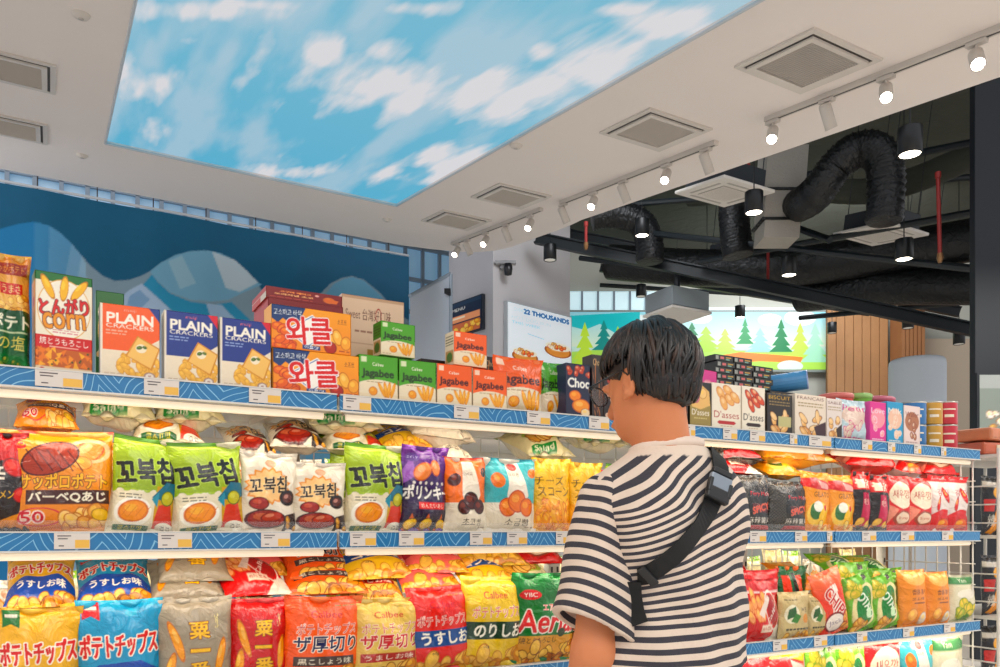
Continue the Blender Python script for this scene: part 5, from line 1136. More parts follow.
for cx, cy, r_ in ((640, 322, 14), (665, 318, 16), (770, 320, 12), (800, 318, 16), (700, 318, 12)): ma.ell(*muv(cx, cy), r_ / 258 * 1.0, r_ / 57.5 * .5, '#eef6f4')
mpoly([(569, 316), (640, 312), (640, 330), (620, 336), (600, 324), (585, 330), (569, 326)], '#3cc4c8')
def tree(cx, top, bot, wd, c):
    n = 4
    for k in range(n):
        y0 = top + (bot - top) * k / n * .9; y1 = top + (bot - top) * (k + 1.25) / n; ww = wd * (k + 1.3) / (n + .6)
        mpoly([(cx, y0), (cx + ww / 2, min(y1, bot)), (cx - ww / 2, min(y1, bot))], c)
mpoly([(569, 352), (640, 346), (720, 350), (827, 352), (827, 370), (569, 370)], '#b8e070')
for t_ in ((585, 322, 368, 34, '#c8e45c'), (604, 320, 350, 26, '#1f9a94'), (618, 326, 368, 36, '#b8e048'), (692, 322, 346, 26, '#1f8a5c'), (706, 326, 352, 40, '#b4e45c'), (672, 330, 362, 30, '#d4ec70'), (725, 328, 352, 30, '#c0e46a'), (745, 318, 344, 20, '#2a9a60'), (760, 328, 352, 34, '#a8e0d0'), (781, 318, 352, 26, '#1d8a5a'), (800, 322, 356, 28, '#c4e870'), (815, 322, 362, 34, '#b4e4c8')): tree(*t_)
mpoly([(716, 356), (740, 352), (780, 355), (803, 357), (800, 363), (760, 361), (720, 364)], '#e8944c'); ma.ell(*muv(790, 366), .05, .1, '#dcece0'); mpoly([(640, 360), (715, 360), (715, 370), (640, 370)], '#d8ecb0')
mur = mat('forest_mural_light', rough=.4, attr='col', emit=.45)
root = empty('forest_screen', (mp.x, mp.y, mp.z)); tag(root, 'long lit mural of a cartoon forest with green and teal fir trees', 'mural')
art_plane('mural_face', (0, 0, 0), (mw, 0, 0), (0, 0, -mh), ma, mur, root); b = MB(); b.box((mw / 2, .07, -mh / 2), (mw + .1, .12, mh + .1), mat('mural_frame', (150, 160, 156), .5)); b.build('frame', root)
# timber wall
def wood():
    m = mat('timber_slats', (176, 128, 84), .5, noise=.12, nscale=3, bump=.01, bscale=8); return m
wm = wood(); root = MB(); X0, X1, X2 = on_y(827, 0, FY - .6).x, on_y(889, 0, FY - .6).x, on_y(926, 0, FY - 1.2).x; zt_ = on_y(0, 308, FY - .6).z
ax_ = X0; k = 0
while ax_ < X1 - .1: root.box((ax_ + .1, FY - .6, zt_ / 2), (.185, .06, zt_), wm); ax_ += .2
root.box(((X0 + X1) / 2, FY - .55, zt_ / 2), (X1 - X0, .04, zt_), mat('timber_back', (120, 84, 54), .6)); o = root.build('timber_wall'); structure(o); o.name = 'wall_timber'
b = MB(); wd2 = mat('timber_dark', (150, 100, 60), .5, noise=.12, nscale=3); b.box(((X1 + X2) / 2, FY - .9, zt_ / 2), (X2 - X1, .5, zt_), wd2)
for k in range(6): b.box((X1 + (X2 - X1) * (k + .5) / 6, FY - 1.16, zt_ / 2), ((X2 - X1) / 6 - .02, .03, zt_), wd2)
structure(b.build('wall_timber_return'))
b = MB(); q0, q1 = on_y(905, 300, FY - .3), on_y(985, 430, FY - .3); b.box(((q0.x + q1.x) / 2 + .6, FY - .3, 2.9), (q1.x - q0.x + 1.4, .12, 5.8), beige); structure(b.build('wall_right'))
# rounded white column
dy = 11.5; c0, c1 = on_y(891, 357, dy), on_y(943, 420, dy); r_ = (c1.x - c0.x) / 2; zt_ = on_y(891, 362, dy).z; b = MB()
b.lathe([(r_, 0), (r_, zt_ - .05), (r_ * .985, zt_), (r_ * .93, zt_ + .03), (0, zt_ + .09)], mat('column_cover', (214, 222, 230), .5, noise=.02), c=((c0.x + c1.x) / 2, dy, 0), n=48); o = b.build('round_column', smooth=True); tag(o, 'pale blue-grey round column with a domed top behind the coloured cans', 'column')
# navy pillar at the picture edge
pxl = on_y(975, 0, 8.0); b = MB(); b.box((pxl.x + .8, 8.05, 3.9), (1.6, .1, 7.8), navy, bev=.01); structure(b.build('wall_side_pillar'))
bx = MB(); q = on_y(980, 372, 6.0); a = Art(.5, .7, 40, '#8c948c', 2)
a.rect(0, 0, 1, .25, '#a8aca8').chips(.1, .3, .9, .95, 14, .1, ('#6aa878', '#c8a070', '#e8e4dc')); p00 = on_y(979, 375, 7.9); root = empty('notice_board', p00); tag(root, 'pale notice board with small pictures on the dark pillar', 'sign'); art_plane('board_face', (0, -.01, 0), (.5, -.01, 0), (0, -.01, -.55), a, prn, root); b = MB(); b.box((.25, .02, -.275), (.54, .05, .59), navy); b.build('frame', root)

# ------------------------------------------------------------------ open black ceiling
dkc = mat('dark_soffit', (62, 64, 54), .85, noise=.25, nscale=1.2, bump=.02, bscale=3); blk = mat('black_duct', (15, 17, 19), .42, noise=.2, nscale=4, bump=.03, bscale=10); ins = mat('duct_insulation', (168, 162, 152), .6, noise=.1, nscale=5, bump=.01); pipe = mat('dark_pipe', (20, 29, 34), .45); red = mat('red_pipe', (150, 34, 28), .4)
b = MB(); b.box((8, 14, 8.1), (26, 16, .2), dkc); structure(b.build('ceiling_open'))
b = MB()
for k, (pa_, pb_, y0, y1, r_) in enumerate((((536, 238), (985, 332), 13, 11, .10), ((560, 232), (960, 312), 15, 13, .09), ((600, 268), (870, 312), 16, 15, .08))):
    A0, B0 = on_y(*pa_, y0), on_y(*pb_, y1); d = (B0 - A0); ang = math.atan2(d.y, d.x); b = MB(); M_ = Matrix.Rotation(ang, 3, 'Z') @ Matrix.Rotation(-math.asin(d.z / d.length), 3, 'Y')
    for sg in (-1, 1): b.box((A0 + B0) / 2 + M_ @ Vector((0, 0, sg * r_ * .8)), (d.length, r_ * 1.1, r_ * .22), pipe, M=M_)
    b.box((A0 + B0) / 2, (d.length, r_ * .2, r_ * 1.6), pipe, M=M_); o = b.build('steel_beam'); tag(o, ('long dark blue steel beam crossing low over the mural', 'long dark steel beam above the lowest one', 'short dark steel beam over the forest mural')[k], 'beam')
# big ducts
def tubeobj(name, pts, ys, r, m, label, cat='duct', n=18, rip=0, R=None):
    P = [on_y(px, py, y) for (px, py), y in zip(pts, ys)]; out_ = []
    for i in range(len(P) - 1):
        for t in range(8):
            q0 = P[max(i - 1, 0)]; q1 = P[i]; q2 = P[i + 1]; q3 = P[min(i + 2, len(P) - 1)]; u = t / 8
            out_.append(.5 * ((2 * q1) + (q2 - q0) * u + (2 * q0 - 5 * q1 + 4 * q2 - q3) * u * u + (3 * q1 - q0 - 3 * q2 + q3) * u ** 3))
    out_.append(P[-1])
    if rip:                                                     # ribbed flexible duct
        fine = []
        for i in range(len(out_) - 1):
            for t in range(3): fine.append(out_[i].lerp(out_[i + 1], t / 3))
        fine.append(out_[-1]); out_ = fine; rr = [r * (1 + rip * (1 if i % 2 else -1) + .04 * math.sin(i * 1.7)) for i in range(len(out_))]
    else: rr = r
    b = MB(); b.tube(out_, rr, m, n); o = b.build(name, smooth=True); tag(o, label, cat); return o
tubeobj('flexible_duct', [(782, 213), (812, 197), (838, 164), (861, 149), (880, 155), (886, 180), (884, 222)], [10.6, 9.3, 9, 8.9, 8.8, 8.8, 8.8], .19, blk, 'large ribbed black flexible duct bending down to a ceiling cassette', rip=.05)
tubeobj('flexible_duct', [(592, 216), (615, 214), (640, 222), (649, 240), (650, 262)], [12, 12, 12, 12, 12], .2, blk, 'small ribbed black flexible duct above the far cassettes', rip=.05)
tubeobj('flexible_duct', [(735, 196), (734, 215), (736, 240), (738, 256)], [11, 11, 11, 11], .2, blk, 'short ribbed black duct dropping to the middle cassette', rip=.05)
tubeobj('round_duct', [(610, 262), (700, 268), (800, 266), (985, 238)], [14, 13.2, 12.5, 11], .30, blk, 'long smooth black duct running behind the cassettes')
tubeobj('round_duct', [(690, 196), (780, 188), (880, 190), (985, 150)], [13, 12, 11, 10], .17, dkc, 'dark grey duct running high under the open ceiling')
tubeobj('round_duct', [(800, 296), (880, 288), (985, 286)], [13, 12, 11], .26, blk, 'smooth black duct low beside the navy pillar')
# insulated riser duct
A0 = on_y(783, 152, 10); A1 = on_y(776, 243, 10); b = MB(); w_ = .21
for k, (a0, a1, ww) in enumerate(((0, .48, .25), (.48, .8, .235), (.8, 1, .22))):
    p0, p1 = A0.lerp(A1, a0), A0.lerp(A1, a1); b.add([(p.x + sx * ww, p.y + sy * .2, p.z) for p in (p0, p1) for sx, sy in ((-1, -1), (1, -1), (1, 1), (-1, 1))], [(0, 1, 2, 3), (7, 6, 5, 4), (0, 4, 5, 1), (1, 5, 6, 2), (2, 6, 7, 3), (3, 7, 4, 0)], ins)
for t_ in (.48, .8): p0 = A0.lerp(A1, t_); b.box(p0, (.52, .44, .03), blk)
o = b.build('square_duct'); tag(o, 'grey insulated square duct hanging vertically with black straps', 'duct')
for pa_, pb_, y, lb in (((938, 175), (940, 258), 8.5, 'tall red sprinkler pipe near the navy pillar'), ((586, 224), (586, 246), 11, 'short red sprinkler pipe above the white pillar'), ((768, 245), (768, 288), 12, 'red sprinkler pipe under the grey square duct'), ((748, 166), (749, 178), 11, 'red sprinkler pipe stub beside the grey square duct')):
    A0, B0 = on_y(*pa_, y), on_y(*pb_, y); b = MB(); b.tube([A0, B0], .021, red, 10); b.tube([B0 + Vector((0, 0, .05)), B0, B0 - Vector((0, 0, .05))], [.028, .035, .02], mat('sprinkler_brass', (150, 110, 70), .4, metal=.6), 8); b.tube([A0 - Vector((0, 0, .03)), A0 + Vector((0, 0, .03))], .03, red, 10); o = b.build('sprinkler_pipe'); tag(o, lb, 'pipe', 'red sprinkler pipes')
# thin services: conduits across the void
lbc = ['crossing high behind the ribbed duct', 'below the big ribbed duct', 'just over the mural', 'passing the pendant lamp', 'running to the navy pillar', 'in front of the far cassettes', 'steeply rising near the square duct', 'low over the timber wall']
for k, (pa_, pb_, y0, y1) in enumerate((((620, 205), (985, 176), 12, 11), ((700, 262), (985, 210), 12, 9.5), ((600, 285), (840, 300), 17, 16), ((790, 178), (985, 140), 11, 9), ((640, 232), (985, 270), 12, 9), ((580, 258), (760, 282), 14, 12), ((690, 190), (830, 240), 13, 10), ((800, 318), (985, 300), 15, 12))):
    b = MB(); b.tube([on_y(*pa_, y0), on_y(*pb_, y1)], .045, pipe, 8); o = b.build('conduit'); tag(o, 'thin dark conduit ' + lbc[k], 'conduit', 'conduits under the open ceiling')
# cassettes
cw_ = mat('cassette_white', (236, 230, 222), .5)
def make_cassette():
    root = empty('air_conditioner'); S = .42
    b = MB(); b.box((0, 0, .16), (.66, .66, .22), mat('cassette_box', (46, 52, 58), .5), bev=.01)
    b.build('housing', root)
    b = MB(); b.box((0, 0, .025), (2 * S, 2 * S, .04), cw_, bev=.012)
    for x, y, sx, sy in ((0, .31, .5, .035), (0, -.31, .5, .035), (.31, 0, .035, .5), (-.31, 0, .035, .5)): b.box((x, y, .004), (sx, sy, .004), vs_)
    b.build('face_panel', root)
    b = MB(); b.box((0, 0, .001), (.44, .44, .006), vs_)
    for k in range(16): b.box((0, -.2 + k * .027, -.004), (.43, .012, .005), cw_)
    b.build('intake_grille', root)
    b = MB()
    for x in (-.3, .3):
        for y in (-.3, .3): b.tube([(x, y, .25), (x, y, 2.2)], .006, pipe, 5)
    b.build('hanger_rod', root); return root
cas = make_cassette(); first = True
for q, pxw, lb in (((724, 194), 94, 'square ceiling air conditioner, the big one beside the white soffit edge'), ((880, 236), 86, 'square ceiling air conditioner under the big ribbed duct'), ((737, 262), 68, 'square ceiling air conditioner under the short duct'), ((903, 302), 62, 'square ceiling air conditioner in front of the navy pillar'), ((655, 278), 50, 'square ceiling air conditioner above the head of the shopper'), ((716, 322), 40, 'square ceiling air conditioner low over the forest mural'), ((820, 312), 36, 'square ceiling air conditioner at the edge of mural and timber')):
    o = cas if first else copy_tree(cas); first = False
    y = .84 * 1.36 * F / pxw * 1.0; p = on_y(q[0], q[1], y); o.matrix_world = cmat(p); tag(o, lb, 'air conditioner', 'cassettes under the open ceiling')
# grey ventilation box
p = on_y(677, 303, 13); b = MB(); b.box(p, (.78, .66, .30), mat('fan_coil', (150, 160, 164), .5), bev=.01, M=Matrix.Rotation(YAW, 3, 'Z')); b.box(p - Vector((0, 0, .19)), (.84, .72, .04), cw_, M=Matrix.Rotation(YAW, 3, 'Z')); b.tube([p, p + Vector((0, 0, .7))], .05, pipe, 8); o = b.build('ventilation_unit'); tag(o, 'grey box shaped ventilation unit over the head of the shopper', 'ventilation unit')
# pendant cylinders
glw = mat('downlight_glow', (255, 250, 236), .4, emit=14, ecol=(255, 244, 222)); cyl = mat('cylinder_black', (13, 16, 18), .4)
for (px, py, wpx, lit_, lb) in ((910, 142, 23, 1, 'biggest black cylinder downlight near the navy pillar'), (904, 250, 17, 1, 'black cylinder downlight under the white cassette'), (789, 267, 15, 1, 'black cylinder downlight in the middle of the void'), (642, 228, 14, 1, 'black cylinder downlight over the small ribbed duct'), (754, 203, 18, 1, 'black cylinder downlight beside the square duct'), (550, 253, 13, 0, 'black cylinder downlight beside the white pillar'),
        (707, 277, 12, 0, 'black cylinder downlight above the mural'), (641, 291, 10, 0, 'black cylinder downlight right above the hair of the shopper'), (832, 328, 9, 0, 'black cylinder downlight at the timber wall'), (908, 322, 11, 0, 'black cylinder downlight in front of the timber return'), (959, 338, 11, 0, 'black cylinder downlight in front of the beige wall'), (740, 312, 10, 1, 'black cylinder downlight close to the mural top')):
    y = .20 * F / wpx; p = on_y(px, py, y); r_ = empty('cylinder_downlight', p); tag(r_, lb, 'downlight', 'black cylinder downlights')
    b = MB(); b.lathe([(0, .12), (.098, .12), (.1, .115), (.1, -.11), (.09, -.115), (.085, -.10)], cyl, n=28); b.build('housing', r_, smooth=True)
    b = MB(); b.lathe([(.086, -.104), (.05, -.095), (0, -.092)], glw if lit_ else mat('downlight_dim', (200, 196, 186), .4, emit=.5), n=24); b.build('lamp_disc', r_, smooth=True)
    b = MB(); b.tube([(0, 0, .12), (0, 0, max(.4, 7.9 - p.z))], .007, cyl, 6); b.build('suspension_cable', r_)
    if lit_:
        ld = bpy.data.lights.new('downlight_beam', 'SPOT'); ld.energy = 120; ld.spot_size = math.radians(95); ld.spot_blend = .6; ld.shadow_soft_size = .08; ld.color = (1, .94, .84); lo = link('downlight_beam', ld); lo.location = p - Vector((0, 0, .13))
# things behind the end of the shelving: wire stand with dark packets
sx0 = S0 + 4 * BAY + .10
root = empty('wire_display_stand', (*W(sx0 + .32, .18, 0).xy, 0), YAW); tag(root, 'white wire display stand past the end of the shelving', 'display stand')
b = MB()
for z in (.30, .62, .93, 1.28, 1.63): b.box((0, 0, z), (.62, .40, .014), steel)
b.build('shelf', root); b = MB()
for x in (-.31, .31):
    for y in (-.2, .2): b.tube([(x, y, 0), (x, y, 1.66)], .008, steel, 8)
b.build('frame', root); b = MB()
for z in (.36, .42, .48, .68, .74, .80, 1.0, 1.06, 1.12, 1.34, 1.42, 1.5): b.tube([(-.31, -.2, z), (.31, -.2, z)], .0035, steel, 6); b.tube([(-.31, -.2, z), (-.31, .2, z)], .0035, steel, 6)
b.build('front_wire', root)
DESIGNS['hotnoodle'] = lambda w, h, r: (Art(w, h, r, '#1f1a1a').rect(0, .12, 1, .2, '#d8cfc0').poly([(.2, .95), (.55, .5), (.75, .3), (.7, .6), (.5, .98)], '#e8a028').ell(.6, .3, .3, .1, '#ecb040').rect(.05, .4, .4, .6, '#c84038').text('辣', .3, .75, .3, .2, '#e8e0d0', bold=.06), '#1f1a1a')
_n = 0
for lv, z in enumerate((.938, 1.288, .628)):
    for k in range(4):
        me_key = ('bag', 'hotnoodle')
        if me_key not in _M: art, back = DESIGNS['hotnoodle'](.13, .2, 60); _M[me_key] = (bag_mesh('noodle_packet', .13, .2, .05, art, 5, back), .13, .2, .05)
        o = link('noodle_packet', _M[me_key][0]); o.matrix_world = Matrix.Translation(root.location + Rz @ Vector((-.225 + k * .15, -.12, z))) @ Matrix.Rotation(YAW, 4, 'Z') @ Matrix.Diagonal((1.1, 1.1, 1.3, 1))
        tag(o, 'black and yellow noodle packet on the wire stand, %s level, %s' % (('middle', 'upper', 'lower')[lv], ('at the aisle end', 'second along', 'third along', 'at the far end')[k]), 'snack bag', 'noodle packets on the wire stand')
for k in range(4):
    x = MB(); c = [(190, 92, 60), (160, 60, 44), (200, 120, 80), (70, 50, 46)][k]
    x.box((0, 0, .03), (.24, .16, .055), mat('flat_pack_%d' % k, c, .35, noise=.3, nscale=18), bev=.012); x.box((.02, -.082, .03), (.12, .004, .03), mat('flat_pack_print', (220, 200, 170), .5))
    o = x.build('flat_pack'); o.location = root.location + Rz @ Vector((-.16 + (k % 2) * .27, -.06, 1.64 + (k // 2) * .062)); o.rotation_euler = (0, 0, YAW + .1 * (k - 1)); tag(o, ('brown flat packet on top of the wire stand, lower near one', 'dark red flat packet on top of the wire stand, lower far one', 'tan flat packet on top of the wire stand, upper near one', 'dark flat packet on top of the wire stand, upper far one')[k], 'packet')

# ------------------------------------------------------------------ ambient light and added fill lamps
w = bpy.data.worlds.new('World'); SC.world = w; w.use_nodes = True; bg = w.node_tree.nodes['Background']; bg.inputs['Color'].default_value = (.94, .95, 1.0, 1); bg.inputs['Strength'].default_value = 1.15
def area(loc, size, en, col, aim=(0, 0, -1), sy=None):
    en *= .9
    ld = bpy.data.lights.new('added_fill_light', 'AREA'); ld.shape = 'RECTANGLE'; ld.size = size; ld.size_y = sy or size; ld.energy = en; ld.color = col; lo = link('added_fill_light', ld); lo.location = loc; lo.rotation_euler = Vector(aim).normalized().to_track_quat('-Z', 'Y').to_euler(); return lo
area((6.5, 15.5, 7.6), 3.0, 420, (.95, .97, 1), (.2, 1, -.55)); area((1.5, 9.5, 6.8), 1.5, 90, (.93, .96, 1), (-.3, 1, -.3)); area((-6.5, 6.5, 4.0), 2.0, 70, (.9, .95, 1), (-.3, 1, -.35)); area((1.2, -1.6, 3.6), 3.0, 150, (1, .95, .89), (0, .15, -1)); area((-3.2, .4, 3.7), 2.0, 80, (1, .94, .86), (.1, 0, -1)); area((4.6, 2.0, 3.7), 2.4, 150, (1, .95, .89), (0, 0, -1)); area((5.5, 6.0, 4.0), 2.4, 120, (1, .95, .89), (0, 0, -1))  # unseen lamps added to brighten the far wall and bounce off the floor
SC.view_settings.view_transform = 'Standard'; SC.view_settings.look = 'None'; SC.view_settings.gamma = 1; SC.view_settings.use_curve_mapping = False; SC.view_settings.exposure = -0.32
# ------------------------------------------------------------------ smooth solid modelling on a grid
class Vol:
    def __init__(s, lo, hi, vox):
        s.lo = np.array(lo, float); s.vox = vox; s.n = np.ceil((np.array(hi) - s.lo) / vox).astype(int) + 1; s.d = np.full(s.n, 1.0)
        s.ax = [s.lo[i] + np.arange(s.n[i]) * vox for i in range(3)]
    def blk(s, lo, hi, m=.06):
        i0 = np.clip(np.floor((np.array(lo) - m - s.lo) / s.vox).astype(int), 0, s.n); i1 = np.clip(np.ceil((np.array(hi) + m - s.lo) / s.vox).astype(int) + 1, 0, s.n)
        sl = tuple(slice(a, b) for a, b in zip(i0, i1)); return sl, s.ax[0][sl[0]][:, None, None], s.ax[1][sl[1]][None, :, None], s.ax[2][sl[2]][None, None, :]
    def merge(s, sl, d, k=0.0, op='u'):
        a = s.d[sl]
        if op == 'u':
            if k: h = np.clip(.5 + .5 * (a - d) / k, 0, 1); s.d[sl] = a * (1 - h) + d * h - k * h * (1 - h)
            else: s.d[sl] = np.minimum(a, d)
        else: s.d[sl] = np.maximum(a, -d)
    def caps(s, a, b, ra, rb=None, k=.02, op='u', flat=None):
        rb = ra if rb is None else rb; a = np.array(a, float); b = np.array(b, float); r = max(ra, rb)
        sl, X, Y, Z = s.blk(np.minimum(a, b) - r, np.maximum(a, b) + r, .05); ba = b - a; L = (ba ** 2).sum() + 1e-9
        t = np.clip(((X - a[0]) * ba[0] + (Y - a[1]) * ba[1] + (Z - a[2]) * ba[2]) / L, 0, 1)
        d = np.sqrt((X - a[0] - t * ba[0]) ** 2 + (Y - a[1] - t * ba[1]) ** 2 + (Z - a[2] - t * ba[2]) ** 2) - (ra + (rb - ra) * t); s.merge(sl, d, k, op)
    def ell(s, c, r, k=.02, M=None, op='u'):
        c = np.array(c, float); r = np.array(r, float); R = r.max(); sl, X, Y, Z = s.blk(c - R, c + R, .05); x, y, z = X - c[0], Y - c[1], Z - c[2]
        if M is not None:
            M = np.array(M); x, y, z = (M[0, 0] * x + M[1, 0] * y + M[2, 0] * z, M[0, 1] * x + M[1, 1] * y + M[2, 1] * z, M[0, 2] * x + M[1, 2] * y + M[2, 2] * z)
        k0 = np.sqrt((x / r[0]) ** 2 + (y / r[1]) ** 2 + (z / r[2]) ** 2); k1 = np.sqrt((x / r[0] ** 2) ** 2 + (y / r[1] ** 2) ** 2 + (z / r[2] ** 2) ** 2) + 1e-9
        s.merge(sl, k0 * (k0 - 1) / k1, k, op)
    def prof(s, tab, k=.02, sh=0.0, op='u'):                     # tab rows: z, cx, cy, ax, by
        tab = np.array(sorted(tab)); sl, X, Y, Z = s.blk((-.4, -.4, tab[0, 0]), (.4, .4, tab[-1, 0]), .04)
        zz = np.clip(Z + sh * X * 0, tab[0, 0], tab[-1, 0]); f = [np.interp(zz, tab[:, 0], tab[:, i]) for i in range(1, 5)]
        e = np.sqrt(((X - f[0]) / f[2]) ** 2 + ((Y - f[1]) / f[3]) ** 2); d = (e - 1) * np.minimum(f[2], f[3]); d = np.maximum(d, np.maximum(tab[0, 0] - Z, Z - tab[-1, 0])); s.merge(sl, d, k, op)
    def cut(s, fn): s.d = np.maximum(s.d, fn(s.ax[0][:, None, None], s.ax[1][None, :, None], s.ax[2][None, None, :]))
    def mesh(s):
        d = s.d; ins = d < 0; c = ins[:-1, :-1, :-1].astype(np.int8) * 0
        for i in (0, 1):
            for j in (0, 1):
                for k in (0, 1): c = c + ins[i:d.shape[0] - 1 + i, j:d.shape[1] - 1 + j, k:d.shape[2] - 1 + k]
        act = np.argwhere((c > 0) & (c < 8)); idx = -np.ones(c.shape, int); idx[tuple(act.T)] = np.arange(len(act))
        acc = np.zeros((len(act), 3)); cnt = np.zeros(len(act))
        cor = [(i, j, k) for i in (0, 1) for j in (0, 1) for k in (0, 1)]
        for a in cor:
            for b in cor:
                if sum(b) - sum(a) == 1 and all(q >= p for p, q in zip(a, b)):
                    va = d[act[:, 0] + a[0], act[:, 1] + a[1], act[:, 2] + a[2]]; vb = d[act[:, 0] + b[0], act[:, 1] + b[1], act[:, 2] + b[2]]; m = (va < 0) != (vb < 0)
                    t = np.where(m, va / (va - vb + 1e-12), 0)[:, None]; acc += np.where(m[:, None], np.array(a) + t * (np.array(b) - np.array(a)), 0); cnt += m
        V = (act + acc / cnt[:, None]) * s.vox + s.lo; Fs = []
        for ax in range(3):
            sl0 = [slice(None)] * 3; sl1 = [slice(None)] * 3; sl0[ax] = slice(0, -1); sl1[ax] = slice(1, None); A0, A1 = ins[tuple(sl0)], ins[tuple(sl1)]; e = np.argwhere(A0 != A1)
            u, v = [(1, 2), (2, 0), (0, 1)][ax]; e = e[(e[:, u] > 0) & (e[:, v] > 0) & (e[:, u] < d.shape[u] - 1) & (e[:, v] < d.shape[v] - 1)]
            q = []
            for du, dv in ((1, 1), (0, 1), (0, 0), (1, 0)):
                p = e.copy(); p[:, u] -= du; p[:, v] -= dv; q.append(idx[tuple(p.T)])
            q = np.stack(q, 1); fl = A0[tuple(e.T)]; q[~fl] = q[~fl][:, ::-1]; Fs.append(q)
        Fs = np.concatenate(Fs); return V, Fs[(Fs >= 0).all(1)]
def smooth_v(V, Fc, it=2, lam=.5):
    E = np.concatenate([Fc[:, [0, 1]], Fc[:, [1, 2]], Fc[:, [2, 3]], Fc[:, [3, 0]]]); 
    for _ in range(it):
        a = np.zeros_like(V); n = np.zeros(len(V))
        for i in range(3): a[:, i] = np.bincount(E[:, 0], V[E[:, 1], i], len(V)) + np.bincount(E[:, 1], V[E[:, 0], i], len(V))
        n = np.bincount(E[:, 0], minlength=len(V)) + np.bincount(E[:, 1], minlength=len(V)); V = V + lam * (a / np.maximum(n, 1)[:, None] - V)
    return V
def vol_obj(name, vol, mats, parent, it=2, attr=None, disp=None):
    V, Fc = vol.mesh(); V = smooth_v(V, Fc, it)
    if disp is not None: V = V + disp(V)
    C = attr(V) if attr is not None else np.ones((len(V), 3))
    me = np_mesh(name, [(V, Fc, C, 0)], mats); return link(name, me, parent)

PX, PYY, PTH = 0.333, 1.60, math.radians(30)
person = empty('person', (PX, PYY, 0), PTH); tag(person, 'person with short dark hair in a striped t-shirt facing the shelves, seen from behind', 'person')
def rotz(a): return np.array([[math.cos(a), -math.sin(a), 0], [math.sin(a), math.cos(a), 0], [0, 0, 1]])
def rotx(a): return np.array([[1, 0, 0], [0, math.cos(a), -math.sin(a)], [0, math.sin(a), math.cos(a)]])
HC = np.array([-.038, .006, 1.612]); HR_ = rotz(math.radians(12)) @ rotx(math.radians(-14)) @ np.array([[1, 0, 0], [0, 1, 0], [0, 0, 1.0]])
def hp(x, y, z): return HC + HR_ @ np.array([x, y, z])
skin = mat('skin', (208, 130, 86), .5, noise=.04, nscale=14, spec=.35); skin.node_tree.nodes['Principled BSDF'].inputs['Subsurface Weight'].default_value = .12; skin.node_tree.nodes['Principled BSDF'].inputs['Subsurface Radius'].default_value = (.02, .008, .004)
v = Vol((-.42, -.22, -.01), (.42, .42, 1.76), .0058)
v.ell(HC + HR_ @ np.array([0, -.008, .012]), (.069, .085, .083), 0, HR_); v.ell(hp(0, .033, -.042), (.055, .056, .064), .03, HR_); v.ell(hp(0, .06, -.085), (.034, .032, .026), .03, HR_)
v.caps(hp(0, .088, -.005), hp(0, .104, -.038), .008, .013, .012); v.ell(hp(-.012, .092, -.068), (.018, .01, .006), .008, HR_); v.ell(hp(.012, .092, -.068), (.018, .01, .006), .008, HR_)
for sx in (-1, 1):
    v.ell(hp(sx * .073, -.004, -.018), (.009, .019, .031), .008, HR_ @ rotz(sx * .35)); v.ell(hp(sx * .081, .0, -.018), (.006, .010, .018), 0, HR_, 'c'); v.caps(hp(sx * .074, .012, -.045), hp(sx * .076, .004, -.04), .007, .008, .008)
    v.ell(hp(sx * .03, .082, .004), (.018, .012, .011), .01, HR_); v.ell(hp(sx * .032, .1, .004), (.016, .016, .010), 0, HR_, 'c')
v.caps((-.006, -.018, 1.40), hp(-.004, -.020, -.07), .053, .044, .03); v.caps((0, -.0, 1.42), hp(0, .01, -.08), .046, .040, .03)
v.prof([(.90, 0, 0, .16, .105), (1.0, 0, 0, .15, .10), (1.12, 0, 0, .14, .10), (1.28, 0, 0, .15, .10), (1.38, 0, 0, .145, .09), (1.42, 0, -.01, .12, .08), (1.44, 0, -.01, .06, .06)], .03)
ARM = {-1: [(-.150, 0, 1.365), (-.190, -.015, 1.08), (-.180, .10, .86)], 1: [(.110, 0, 1.392), (.134, .03, 1.12), (.11, .24, 1.06)]}
for sx in (-1, 1):
    a, b_, c = [np.array(q) for q in ARM[sx]]; v.caps(a, b_, .041, .038, .03); v.caps(b_, c, .041, .027, .02)
    f = (c - b_) / np.linalg.norm(c - b_); side = np.cross(f, (1.0 * sx, 0, 0)); side /= np.linalg.norm(side); nrm = np.cross(side, f)
    pc = c + f * .045; v.ell(c + f * .045, (.02, .04, .045) if sx < 0 else (.02, .045, .04), .015, np.stack([nrm, side, f], 1))
    for i, (o_, L_) in enumerate(((-.029, .068), (-.010, .078), (.010, .072), (.028, .056))):
        p0 = c + f * .08 + side * o_; p1 = p0 + (f * .85 + nrm * .25 * -sx + side * o_ * 3) * L_ * .5; p2 = p1 + (f * .7 + nrm * .65 * -sx) * L_ * .5; v.caps(p0 - f * .02, p1, .0095, .009, .004); v.caps(p1, p2, .009, .0078, .003)
    p0 = c + f * .03 + side * -.034; p1 = p0 + (f * .55 - side * .75) * .04; p2 = p1 + (f * .95 - side * .2) * .03; v.caps(p0, p1, .012, .011, .006); v.caps(p1, p2, .011, .009, .003)
for sx in (-1, 1): v.caps((sx * .09, 0, .90), (sx * .10, .01, .48), .085, .055, .03); v.caps((sx * .10, .01, .48), (sx * .105, -.01, .09), .052, .036, .02); v.caps((sx * .105, -.02, .05), (sx * .115, .13, .035), .035, .03, .02)
vol_obj('body', v, [skin], person, 2)
